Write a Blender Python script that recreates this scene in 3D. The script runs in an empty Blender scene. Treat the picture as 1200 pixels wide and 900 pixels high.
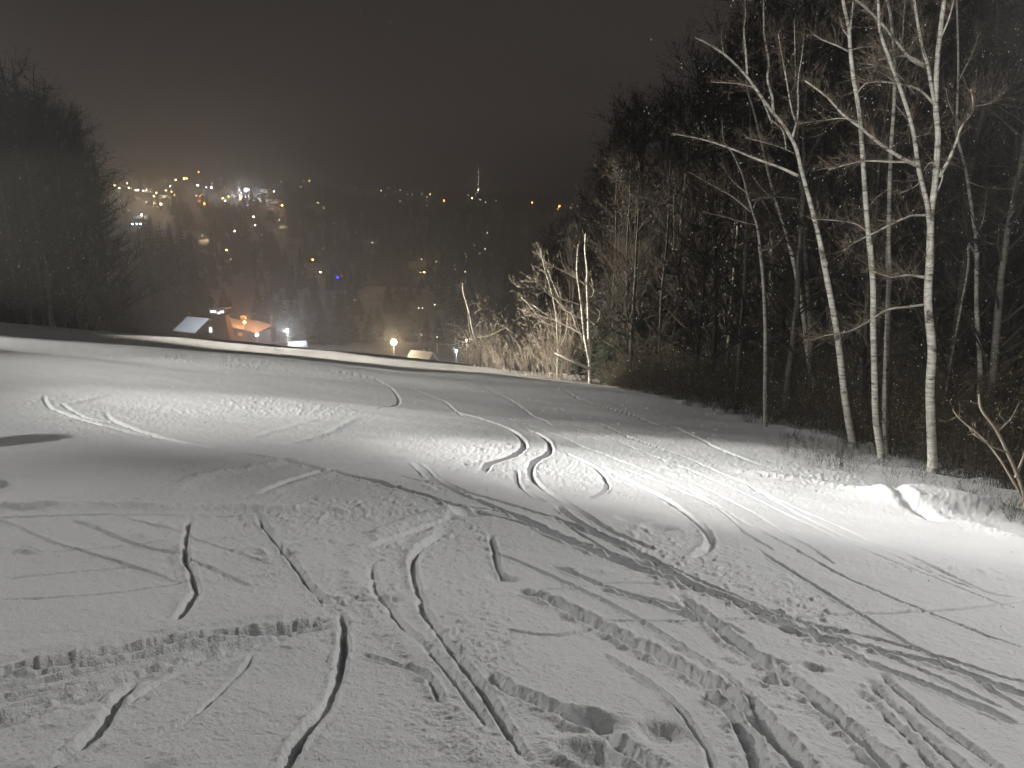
import bpy, math, random
import numpy as np
from mathutils import Vector, Matrix

random.seed(7)
RNG = np.random.default_rng(7)
S = bpy.context.scene
COL = S.collection

# ------------------------------------------------------------------ camera
EYE = 1.6
FPX = 924.0                      # focal length in pixels of the 1200 px wide photograph
PITCH = math.atan(190.0 / FPX)
cd = bpy.data.cameras.new('camera')
cam = bpy.data.objects.new('camera', cd)
COL.objects.link(cam)
cam.location = (0, 0, EYE)
cam.rotation_euler = (math.pi / 2 - PITCH, 0, 0)
cd.sensor_width = 36
cd.lens = 36 * FPX / 1200
cd.clip_start = 0.05
cd.clip_end = 9000
S.camera = cam

# ------------------------------------------------------------------ night sky
W = bpy.data.worlds.new('World')
S.world = W
W.use_nodes = True
nt = W.node_tree
nt.nodes.clear()
wo = nt.nodes.new('ShaderNodeOutputWorld')
bg = nt.nodes.new('ShaderNodeBackground')
tc = nt.nodes.new('ShaderNodeTexCoord')
sx = nt.nodes.new('ShaderNodeSeparateXYZ')
rp = nt.nodes.new('ShaderNodeValToRGB')
nz = nt.nodes.new('ShaderNodeTexNoise')
nz.inputs['Scale'].default_value = 2.2
nz.inputs['Detail'].default_value = 4
ad = nt.nodes.new('ShaderNodeMath'); ad.operation = 'MULTIPLY_ADD'
ad.inputs[1].default_value = 0.10
nt.links.new(tc.outputs['Generated'], sx.inputs[0])
nt.links.new(tc.outputs['Generated'], nz.inputs['Vector'])
nt.links.new(nz.outputs['Fac'], ad.inputs[0])
nt.links.new(sx.outputs['Z'], ad.inputs[2])
nt.links.new(ad.outputs[0], rp.inputs['Fac'])
el = rp.color_ramp.elements
el[0].position = 0.0; el[0].color = (0.165, 0.132, 0.118, 1)
el[1].position = 1.0; el[1].color = (0.014, 0.013, 0.013, 1)
for p, c in ((0.09, (0.140, 0.113, 0.101, 1)), (0.2, (0.060, 0.050, 0.047, 1)), (0.36, (0.029, 0.026, 0.0248, 1))):
    e = el.new(p); e.color = c
nt.links.new(rp.outputs['Color'], bg.inputs['Color'])
bg.inputs['Strength'].default_value = 1.0
nt.links.new(bg.outputs[0], wo.inputs['Surface'])

S.view_settings.view_transform = 'Standard'
S.view_settings.look = 'None'
S.view_settings.exposure = 0.0
S.view_settings.gamma = 1.0
S.render.engine = 'CYCLES'
S.cycles.use_denoising = True
S.cycles.volume_bounces = 1
S.cycles.max_bounces = 5
S.cycles.diffuse_bounces = 2
S.cycles.transparent_max_bounces = 4
S.cycles.sample_clamp_indirect = 3.0
S.cycles.sample_clamp_direct = 0.0

# ------------------------------------------------------------------ noise
def _hash(ix, iy, seed):
    h = (ix.astype(np.int64) * 374761393 + iy.astype(np.int64) * 668265263 + seed * 974634777) & 0xFFFFFFFF
    h = ((h ^ (h >> 13)) * 1274126177) & 0xFFFFFFFF
    h = h ^ (h >> 16)
    return (h & 0xFFFF) / 65535.0

def vnoise(x, y, seed=0):
    x = np.asarray(x, float); y = np.asarray(y, float)
    ix = np.floor(x); iy = np.floor(y)
    fx = x - ix; fy = y - iy
    fx = fx * fx * (3 - 2 * fx); fy = fy * fy * (3 - 2 * fy)
    a = _hash(ix, iy, seed); b = _hash(ix + 1, iy, seed)
    c = _hash(ix, iy + 1, seed); d = _hash(ix + 1, iy + 1, seed)
    return (a + (b - a) * fx + (c - a) * fy + (a - b - c + d) * fx * fy) * 2 - 1

def fbm(x, y, oct=4, seed=0, gain=0.5):
    s = 0.0; amp = 1.0
    for i in range(oct):
        s = s + amp * vnoise(x * 2 ** i + i * 17.3, y * 2 ** i - i * 9.1, seed + i)
        amp *= gain
    return s

# ------------------------------------------------------------------ terrain
def _profile():
    ys = np.concatenate([np.linspace(-40, 150, 951), np.linspace(152, 4000, 1925)])
    kx = [-40, 0, 22, 28, 45, 60, 110, 150, 190, 330, 380]
    ks = [.10, .137, .137, .150, .20, .235, .255, .20, .03, .0, .0]
    sl = np.interp(ys, kx, ks)
    z = -np.concatenate([[0], np.cumsum((sl[1:] + sl[:-1]) / 2 * np.diff(ys))])
    z -= np.interp(0, ys, z)
    return ys, z
PY, PZ = _profile()

def smooth(e0, e1, x):
    t = np.clip((x - e0) / (e1 - e0), 0, 1)
    return t * t * (3 - 2 * t)

def base(x, y):
    x = np.asarray(x, float); y = np.asarray(y, float)
    r = np.hypot(x, y)
    t = np.where(y > 0, y + (r - y) * smooth(90, 260, r), y)
    z = np.interp(t, PY, PZ)
    cross = -0.098 * 26 * np.tanh(x / 26) + 0.0007 * np.clip(x, -26, 26) ** 2 * smooth(8, 20, y)
    z = z + cross * (1 - smooth(60, 140, y))
    az = np.where(y > 1, x / np.maximum(y, 1), -2 * np.sign(-x) * 0 + np.sign(x) * 2)
    top = 66 + 34 * (1 - smooth(-0.36, -0.18, az))
    z = z + top * smooth(330, 1150, r) * (y > 0)
    z = z + fbm(x / 90, y / 90, 3, 5) * 7 * smooth(240, 520, r)
    z = z + 0.11 * fbm(x / 6.5 + 3, y / 3.2, 2, 21) * smooth(5, 12, r) * (1 - smooth(60, 90, r))
    return z

CP, SP = math.cos(PITCH), math.sin(PITCH)
def ray(px, py):
    X = (px - 600) / FPX; V = (py - 450) / FPX
    return np.array([X, CP - V * SP, -SP - V * CP])

def at(px, py, Y):
    d = ray(px, py); d = d / d[1]
    return Vector((d[0] * Y, d[1] * Y, EYE + d[2] * Y))

def ground(px, py, far=1400.0, near=1.2):
    d = ray(px, py); d = d / d[1]
    s = np.geomspace(near, far, 900)
    g = EYE + d[2] * s - base(d[0] * s, s)
    i = np.argmax(g < 0)
    if g[i] >= 0:
        return None
    lo, hi = (s[i - 1], s[i]) if i else (near, near)
    for _ in range(30):
        m = (lo + hi) / 2
        if EYE + d[2] * m - float(base(d[0] * m, m)) < 0: hi = m
        else: lo = m
    return Vector((d[0] * hi, hi, float(base(d[0] * hi, hi))))

def project(p):
    dx, dy, dz = p[0], p[1], p[2] - EYE
    f = dy * CP - dz * SP; u = dy * SP + dz * CP
    return 600 + dx / f * FPX, 450 - u / f * FPX

# ------------------------------------------------------------------ materials
def mat(name, col, rough=0.7, noise=None, bump=None, emit=None, strength=0, metal=0, sampling=None):
    m = bpy.data.materials.new(name)
    m.use_nodes = True
    t = m.node_tree; b = t.nodes['Principled BSDF']
    b.inputs['Base Color'].default_value = (*col, 1)
    b.inputs['Roughness'].default_value = rough
    b.inputs['Metallic'].default_value = metal
    b.inputs['Specular IOR Level'].default_value = 0.25
    co = t.nodes.new('ShaderNodeTexCoord')
    if noise:
        sc, col2 = noise
        n = t.nodes.new('ShaderNodeTexNoise'); n.inputs['Scale'].default_value = sc; n.inputs['Detail'].default_value = 5
        r = t.nodes.new('ShaderNodeValToRGB')
        r.color_ramp.elements[0].position = 0.35; r.color_ramp.elements[0].color = (*col, 1)
        r.color_ramp.elements[1].position = 0.68; r.color_ramp.elements[1].color = (*col2, 1)
        t.links.new(co.outputs['Object'], n.inputs['Vector'])
        t.links.new(n.outputs['Fac'], r.inputs['Fac'])
        t.links.new(r.outputs['Color'], b.inputs['Base Color'])
    if bump:
        sc, st, dist = bump
        n2 = t.nodes.new('ShaderNodeTexNoise'); n2.inputs['Scale'].default_value = sc; n2.inputs['Detail'].default_value = 4
        bp = t.nodes.new('ShaderNodeBump'); bp.inputs['Strength'].default_value = st; bp.inputs['Distance'].default_value = dist
        t.links.new(co.outputs['Object'], n2.inputs['Vector'])
        t.links.new(n2.outputs['Fac'], bp.inputs['Height'])
        t.links.new(bp.outputs['Normal'], b.inputs['Normal'])
    if emit:
        b.inputs['Emission Color'].default_value = (*emit, 1)
        b.inputs['Emission Strength'].default_value = strength
    if sampling:
        m.cycles.emission_sampling = sampling
    return m

M_snow = mat('snow', (0.80, 0.81, 0.83), 0.55, noise=(0.9, (0.86, 0.86, 0.87)), bump=(95, 0.75, 0.010))
M_flake = mat('snowflake', (0.9, 0.9, 0.9), 0.6)
M_roofsnow = mat('roof_snow', (0.78, 0.79, 0.82), 0.6, noise=(0.6, (0.86, 0.86, 0.88)), bump=(3, 0.4, 0.1))
M_bark = mat('dark_bark', (0.035, 0.03, 0.025), 0.9, noise=(9, (0.07, 0.06, 0.05)), bump=(30, 0.6, 0.02))
M_twig = mat('brown_twig', (0.024, 0.02, 0.0165), 0.85, noise=(2.5, (0.058, 0.047, 0.038)))
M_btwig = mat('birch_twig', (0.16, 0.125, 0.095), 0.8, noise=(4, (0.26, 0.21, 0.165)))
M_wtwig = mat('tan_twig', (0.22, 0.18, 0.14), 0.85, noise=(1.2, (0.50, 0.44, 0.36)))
M_shrub = mat('shrub_twig', (0.035, 0.03, 0.023), 0.9, noise=(3, (0.095, 0.078, 0.058)))
M_leaf = mat('dry_leaf', (0.16, 0.135, 0.06), 0.7, noise=(14, (0.30, 0.24, 0.12)))
M_needle = mat('evergreen_needles', (0.016, 0.022, 0.015), 0.9, noise=(0.7, (0.045, 0.055, 0.042)))
M_wood = mat('dark_wood', (0.055, 0.042, 0.032), 0.8, noise=(4, (0.09, 0.07, 0.055)), bump=(12, 0.4, 0.03))
M_wall = mat('painted_wall', (0.30, 0.27, 0.23), 0.8, noise=(2, (0.36, 0.32, 0.28)))
M_metal = mat('grey_metal', (0.22, 0.22, 0.23), 0.5, noise=(5, (0.28, 0.28, 0.29)), metal=0.7)
M_pad = mat('padding_fabric', (0.15, 0.146, 0.146), 0.85, noise=(4, (0.25, 0.245, 0.245)), bump=(60, 0.3, 0.004))
M_padlight = mat('worn_padding', (0.24, 0.23, 0.23), 0.85, noise=(7, (0.16, 0.157, 0.157)))
M_glass_lit = mat('lit_window', (0.3, 0.22, 0.1), 0.4, emit=(1, 0.62, 0.25), strength=.7)

def birch_mat(name, light, mid, dark):
    m = bpy.data.materials.new(name); m.use_nodes = True
    t = m.node_tree; b = t.nodes['Principled BSDF']; b.inputs['Roughness'].default_value = 0.75
    b.inputs['Specular IOR Level'].default_value = 0.2
    co = t.nodes.new('ShaderNodeTexCoord'); mp = t.nodes.new('ShaderNodeMapping')
    mp.inputs['Scale'].default_value = (3.2, 3.2, 17)
    n = t.nodes.new('ShaderNodeTexNoise'); n.inputs['Scale'].default_value = 1.3; n.inputs['Detail'].default_value = 5; n.inputs['Roughness'].default_value = 0.65
    r = t.nodes.new('ShaderNodeValToRGB')
    e = r.color_ramp.elements
    e[0].position = 0.33; e[0].color = (*dark, 1)
    e[1].position = 0.62; e[1].color = (*light, 1)
    k = e.new(0.44); k.color = (*mid, 1)
    t.links.new(co.outputs['Object'], mp.inputs[0]); t.links.new(mp.outputs[0], n.inputs['Vector'])
    t.links.new(n.outputs['Fac'], r.inputs['Fac'])
    n3 = t.nodes.new('ShaderNodeTexNoise'); n3.inputs['Scale'].default_value = 3.1; n3.inputs['Detail'].default_value = 6; n3.inputs['Roughness'].default_value = .7
    r3 = t.nodes.new('ShaderNodeValToRGB'); r3.color_ramp.elements[0].position = .57; r3.color_ramp.elements[1].position = .66
    mx = t.nodes.new('ShaderNodeMixRGB'); mx.inputs['Color2'].default_value = (dark[0] * 1.4, dark[1] * 1.4, dark[2] * 1.4, 1)
    t.links.new(co.outputs['Object'], n3.inputs['Vector']); t.links.new(n3.outputs['Fac'], r3.inputs['Fac']); t.links.new(r3.outputs['Color'], mx.inputs['Fac'])
    t.links.new(r.outputs['Color'], mx.inputs['Color1']); t.links.new(mx.outputs['Color'], b.inputs['Base Color'])
    bp = t.nodes.new('ShaderNodeBump'); bp.inputs['Strength'].default_value = 0.5; bp.inputs['Distance'].default_value = 0.01
    t.links.new(n.outputs['Fac'], bp.inputs['Height']); t.links.new(bp.outputs['Normal'], b.inputs['Normal'])
    return m
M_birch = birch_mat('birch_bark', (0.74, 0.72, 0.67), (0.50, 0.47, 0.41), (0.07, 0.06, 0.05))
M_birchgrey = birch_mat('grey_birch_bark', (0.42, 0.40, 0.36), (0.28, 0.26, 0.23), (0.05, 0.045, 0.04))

# ------------------------------------------------------------------ mesh helpers
class MB:
    def __init__(s): s.v = []; s.f = []; s.mi = []
    def add(s, v, f, mi=0):
        o = len(s.v); s.v += [tuple(p) for p in v]
        s.f += [tuple(i + o for i in q) for q in f]; s.mi += [mi] * len(f)
    def box(s, c, d, mi=0, rot=None, taper=1.0):
        vs = []
        for z in (-.5, .5):
            k = taper if z > 0 else 1.0
            for x, y in ((-.5, -.5), (.5, -.5), (.5, .5), (-.5, .5)):
                p = Vector((x * d[0] * k, y * d[1] * k, z * d[2]))
                if rot: p = rot @ p
                vs.append((p.x + c[0], p.y + c[1], p.z + c[2]))
        s.add(vs, [(3, 2, 1, 0), (4, 5, 6, 7), (0, 1, 5, 4), (1, 2, 6, 5), (2, 3, 7, 6), (3, 0, 4, 7)], mi)
    def tube(s, pts, rad, n=6, mi=0):
        pts = [Vector(p) for p in pts]
        up = Vector((0.31, 0.87, 0.2)).normalized()
        rings = []
        for i, p in enumerate(pts):
            d = (pts[min(i + 1, len(pts) - 1)] - pts[max(i - 1, 0)])
            if d.length < 1e-9: d = Vector((0, 0, 1))
            d.normalize()
            a = d.cross(up)
            if a.length < 1e-4: a = d.cross(Vector((1, 0, 0)))
            a.normalize(); b = d.cross(a)
            rings.append([p + (a * math.cos(2 * math.pi * k / n) + b * math.sin(2 * math.pi * k / n)) * rad[i] for k in range(n)])
        vs = [q for r in rings for q in r]; fs = []
        for i in range(len(pts) - 1):
            for k in range(n):
                k2 = (k + 1) % n
                fs.append((i * n + k, i * n + k2, (i + 1) * n + k2, (i + 1) * n + k))
        fs.append(tuple(range(n - 1, -1, -1))); fs.append(tuple((len(pts) - 1) * n + k for k in range(n)))
        s.add(vs, fs, mi)
    def ball(s, c, r, mi=0, n=8, m=5, sz=1.0):
        vs = [(c[0], c[1], c[2] - r * sz)]; fs = []
        for i in range(1, m):
            t = math.pi * i / m - math.pi / 2
            for k in range(n):
                a = 2 * math.pi * k / n
                vs.append((c[0] + r * math.cos(t) * math.cos(a), c[1] + r * math.cos(t) * math.sin(a), c[2] + r * sz * math.sin(t)))
        vs.append((c[0], c[1], c[2] + r * sz))
        for k in range(n): fs.append((0, 1 + (k + 1) % n, 1 + k))
        for i in range(m - 2):
            for k in range(n):
                a = 1 + i * n + k; b = 1 + i * n + (k + 1) % n
                fs.append((a, b, b + n, a + n))
        L = len(vs) - 1; o = 1 + (m - 2) * n
        for k in range(n): fs.append((o + k, o + (k + 1) % n, L))
        s.add(vs, fs, mi)
    def mesh(s, name, mats, sm=True):
        me = bpy.data.meshes.new(name)
        me.from_pydata(s.v, [], s.f)
        for m in (mats if isinstance(mats, (list, tuple)) else [mats]): me.materials.append(m)
        if len(me.materials) > 1: me.polygons.foreach_set('material_index', s.mi)
        if sm: me.polygons.foreach_set('use_smooth', [True] * len(me.polygons))
        me.update()
        return me
    def build(s, name, mats, parent=None, loc=(0, 0, 0), sm=True):
        o = bpy.data.objects.new(name, s.mesh(name, mats, sm))
        COL.objects.link(o); o.location = loc
        if parent: o.parent = parent
        return o

def spikes_arrays(b, t, r):
    """thin three-sided twigs from b to t (arrays), base radius r"""
    b = np.asarray(b, float); t = np.asarray(t, float); r = np.asarray(r, float)
    d = t - b; L = np.linalg.norm(d, axis=1, keepdims=True); d = d / np.maximum(L, 1e-9)
    ref = np.where(np.abs(d[:, 2:3]) < 0.8, np.array([[0, 0, 1.0]]), np.array([[1.0, 0, 0]]))
    a = np.cross(d, ref); a /= np.maximum(np.linalg.norm(a, axis=1, keepdims=True), 1e-9); c = np.cross(d, a)
    n = len(b); v = np.empty((n, 4, 3))
    for k in range(3):
        th = 2 * math.pi * k / 3
        v[:, k] = b + (a * math.cos(th) + c * math.sin(th)) * r[:, None]
    v[:, 3] = t
    o = (np.arange(n) * 4)[:, None]
    f = np.concatenate([o + np.array([[0, 1, 3]]), o + np.array([[1, 2, 3]]), o + np.array([[2, 0, 3]])], 1).reshape(-1, 3)
    return v.reshape(-1, 3), f

def tri_mesh(name, v, f, mats, mi=None):
    me = bpy.data.meshes.new(name)
    v = np.asarray(v, np.float32); f = np.asarray(f, np.int32); k = f.shape[1]
    me.vertices.add(len(v)); me.vertices.foreach_set('co', v.ravel())
    me.loops.add(f.size); me.loops.foreach_set('vertex_index', f.ravel())
    me.polygons.add(len(f))
    me.polygons.foreach_set('loop_start', np.arange(0, f.size, k, dtype=np.int32))
    for m in (mats if isinstance(mats, (list, tuple)) else [mats]): me.materials.append(m)
    if mi is not None: me.polygons.foreach_set('material_index', np.asarray(mi, np.int32))
    me.update(calc_edges=True)
    return me

def link(name, me, parent=None, loc=(0, 0, 0)):
    o = bpy.data.objects.new(name, me); COL.objects.link(o); o.location = loc
    if parent: o.parent = parent
    return o

def tag(o, label=None, cat=None, group=None, kind=None):
    if label: o['label'] = label
    if cat: o['category'] = cat
    if group: o['group'] = group
    if kind: o['kind'] = kind
    return o

def thing(name, loc, label, cat, group=None, rz=0):
    o = bpy.data.objects.new(name, None); COL.objects.link(o)
    o.location = loc; o.rotation_euler = (0, 0, rz)
    o.empty_display_size = 0.3
    return tag(o, label, cat, group)

def dup(root, loc, rz, sc, label, group):
    r = root.copy(); COL.objects.link(r)
    r.location = loc; r.rotation_euler = (0, 0, rz); r.scale = sc
    r['label'] = label; r['group'] = group
    for ch in CH[root.name]:
        c = ch.copy(); COL.objects.link(c); c.parent = r
    return r
CH = {}

def catmull(pts, n=6):
    P = [np.array(p, float) for p in pts]
    P = [2 * P[0] - P[1]] + P + [2 * P[-1] - P[-2]]
    out = []
    for i in range(1, len(P) - 2):
        a, b, c, d = P[i - 1:i + 3]
        for k in range(n):
            t = k / n
            out.append(0.5 * (2 * b + (c - a) * t + (2 * a - 5 * b + 4 * c - d) * t * t + (3 * b - a - 3 * c + d) * t ** 3))
    out.append(P[-2])
    return np.array(out)

# ------------------------------------------------------------------ snow ground with ski tracks
G = 'groove'; R = 'ridge'
TR = [
 (G, .085, .060, [(120,480),(135,495),(180,510),(240,523),(330,540),(420,560),(480,577),(540,595),(600,605),(680,640),(760,670),(860,705),(940,740),(1020,760),(1100,780),(1200,815),(1290,850)]),
 (G, .13, .085, [(600,690),(640,700),(700,730),(760,760),(820,795),(870,825),(905,860),(930,885),(960,920)]),
 (G, .11, .080, [(790,690),(840,735),(880,765),(930,800),(980,840),(1020,875),(1070,920)]),
 (G, .10, .060, [(820,815),(850,830),(870,850),(880,880),(888,920)]),
 (G, .09, .085, [(398,715),(404,740),(402,770),(385,815),(360,860),(318,910)]),
 (G, .09, .080, [(40,910),(75,885),(110,860),(140,820),(168,795)]),
 (G, .05, .035, [(140,830),(190,800),(240,775)]),
 (G, .085, .075, [(-80,815),(0,790),(60,778),(130,765),(200,752),(260,743),(330,735),(395,725)]),
 (G, .08, .075, [(-80,870),(0,845),(40,832),(80,820),(140,800),(200,781),(300,752),(400,730)]),
 (G, .04, .035, [(-40,815),(60,795),(150,775),(260,752),(390,728)]),
 (G, .04, .035, [(-40,825),(80,803),(200,774),(300,748),(390,731)]),
 (G, .04, .030, [(-40,845),(60,818),(180,785),(300,750)]),
 (G, .035, .026, [(-40,802),(90,782),(220,757),(390,726)]),
 (R, .16, .060, [(-80,795),(0,770),(100,755),(200,738),(300,722),(380,712)]),
 (R, .12, .030, [(0,862),(90,838),(180,805),(300,768),(390,742)]),
 (G, .085, .070, [(224,605),(218,625),(218,655),(228,682),(225,705),(205,730)]),
 (R, .07, .035, [(192,605),(200,630),(212,655),(216,690),(205,720)]),
 (G, .05, .045, [(75,605),(150,635),(220,657),(300,690)]),
 (G, .045, .040, [(-20,600),(60,635),(140,660),(210,685)]),
 (R, .12, .030, [(95,606),(170,630),(240,655)]),
 (R, .14, .070, [(-60,597),(30,593),(110,592),(200,594),(300,597),(420,601),(540,600)]),
 (G, .05, .030, [(-60,608),(100,603),(250,605),(420,607)]),
 (R, .13, .050, [(198,582),(215,568),(240,558),(290,550),(345,540),(430,538),(480,536)]),
 (G, .06, .030, [(300,582),(340,562),(400,548),(470,541)]),
 (R, .08, .030, [(310,585),(345,567),(400,553),(470,546)]),
 (R, .12, .055, [(428,635),(414,650),(418,690),(448,730),(488,770),(520,810),(550,860),(585,910)]),
 (G, .10, .040, [(436,655),(440,690),(470,730),(510,770),(545,815),(580,865)]),
 (G, .10, .065, [(530,622),(500,636),(485,655),(487,690),(505,730),(535,770),(560,800),(590,850),(625,910)]),
 (R, .08, .045, [(520,615),(484,640),(478,665),(490,700)]),
 (G, .09, .060, [(298,600),(320,630),(338,655),(362,685),(388,712)]),
 (G, .07, .045, [(260,650),(330,640),(380,630)]),
 (R, .11, .065, [(428,632),(480,612),(530,602),(560,598)]),
 (G, .09, .05, [(432,642),(485,622),(535,608)]),
 (G, .065, .045, [(478,540),(500,560),(540,580),(590,600),(640,625),(700,650),(780,682)]),
 (G, .05, .035, [(490,540),(520,565),(560,582),(620,598),(690,625),(760,660)]),
 (G, .07, .040, [(520,480),(560,490),(600,505),(615,520),(605,535),(575,545),(570,556)]),
 (G, .065, .045, [(610,500),(640,515),(645,530),(625,545),(625,560),(640,575),(680,600),(720,625),(790,655)]),
 (G, .055, .035, [(605,550),(610,570),(640,590)]),
 (G, .07, .050, [(650,590),(680,615),(740,645),(800,680),(850,700)]),
 (G, .07, .045, [(690,540),(770,580),(815,610),(830,630),(828,645),(812,655)]),
 (G, .05, .030, [(660,530),(700,550),(712,572),(690,586)]),
 (G, .035, .024, [(640,470),(720,505),(800,535),(900,580),(1000,625),(1060,650),(1200,715)]),
 (G, .035, .022, [(720,545),(830,590),(880,630),(910,648)]),
 (G, .035, .020, [(800,560),(880,600),(960,650),(980,662)]),
 (G, .035, .022, [(860,560),(950,610),(1040,650),(1140,690),(1210,705)]),
 (G, .035, .024, [(640,725),(760,727),(880,725),(1000,720),(1100,716),(1260,700)]),
 (G, .08, .035, [(1008,790),(1060,840),(1130,900),(1150,920)]),
 (G, .06, .030, [(1025,785),(1090,840),(1180,905)]),
 (G, .06, .030, [(1000,805),(1050,850),(1110,910)]),
 (G, .06, .050, [(870,715),(910,730),(960,748),(1020,778),(1110,812),(1210,855)]),
 (G, .05, .035, [(640,660),(720,690),(800,712),(880,745)]),
 (G, .06, .045, [(420,765),(455,777),(490,790),(510,808),(518,830)]),
 (G, .10, .055, [(570,785),(590,805),(640,828),(700,855),(745,882),(790,910)]),
 (G, .045, .040, [(575,625),(580,650),(584,668),(598,680)]),
 (G, .04, .022, [(640,600),(700,640),(720,655)]),
 (G, .05, .030, [(700,690),(760,705),(840,735)]),
 (G, .10, .040, [(655,455),(700,475),(760,495),(830,520),(900,548)]),
 (G, .09, .035, [(380,432),(440,445),(468,468),(440,480)]),
 (G, .09, .030, [(560,450),(600,470),(650,500)]),
 (G, .10, .030, [(470,452),(520,470),(545,490)]),
 (R, .10, .030, [(330,522),(385,507),(420,488)]),
 (R, .10, .020, [(290,515),(340,500),(380,487)]),
 (G, .08, .040, [(50,462),(62,480),(110,497),(165,510)]),
 (R, .10, .040, [(60,478),(95,470),(130,462)]),
 (G, .07, .030, [(70,472),(100,490),(150,500)]),
 (G, .04, .018, [(-20,560),(60,555),(150,552)]),
 (G, .035, .016, [(0,680),(80,672),(170,664)]),
 (G, .05, .018, [(170,865),(230,835),(280,790),(295,765)]),
 (R, .10, .028, [(180,905),(230,855),(270,810),(296,765)]),
 (G, .04, .020, [(590,735),(650,742),(700,735)]),
 (R, .10, .03, [(660,670),(690,668),(720,672)]),
 (R, .24, .06, [(840,548),(900,556),(960,566),(1010,578),(1050,590),(1110,604),(1170,625),(1240,650)]),
 (G, .24, .045, [(1036,574),(1050,588),(1075,600),(1104,612)]),
 (G, .045, .035, [(340,545),(430,562),(520,590),(620,618),(720,650),(830,690),(930,728),(1040,752),(1200,800),(1300,830)]),
 (G, .040, .030, [(430,545),(520,572),(610,596),(700,628),(790,668),(880,705),(980,745),(1100,795),(1220,850)]),
 (G, .035, .024, [(520,470),(600,492),(700,530),(790,566),(870,610),(940,650),(1020,690),(1130,735),(1230,770)]),
 (G, .030, .022, [(560,460),(680,500),(800,548),(900,592),(1000,640),(1100,680),(1230,730)]),
 (G, .045, .032, [(560,640),(640,672),(730,715),(820,770),(890,830),(940,910)]),
 (G, .035, .022, [(-20,640),(60,648),(140,640),(260,630),(380,612)]),
 (G, .035, .022, [(-20,705),(80,700),(170,690),(300,676),(420,668)]),
 (G, .04, .024, [(120,600),(190,618),(250,640),(330,668)]),
 (G, .04, .026, [(700,760),(760,800),(810,850),(840,910)]),
 (G, .03, .02, [(560,700),(640,690),(740,682),(860,690)]),
 (G, .04, .028, [(880,640),(960,690),(1040,740),(1130,790),(1230,850)]),
]
def edge_x(y):           # tree line: forest lies to the right of this
    return np.interp(y, [0, 8, 10.3, 13, 20, 28, 34, 45, 70, 110], [9.5, 7.6, 6.9, 6.5, 4.9, 3.3, 1.2, -1.5, 0.5, 4.0])

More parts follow.
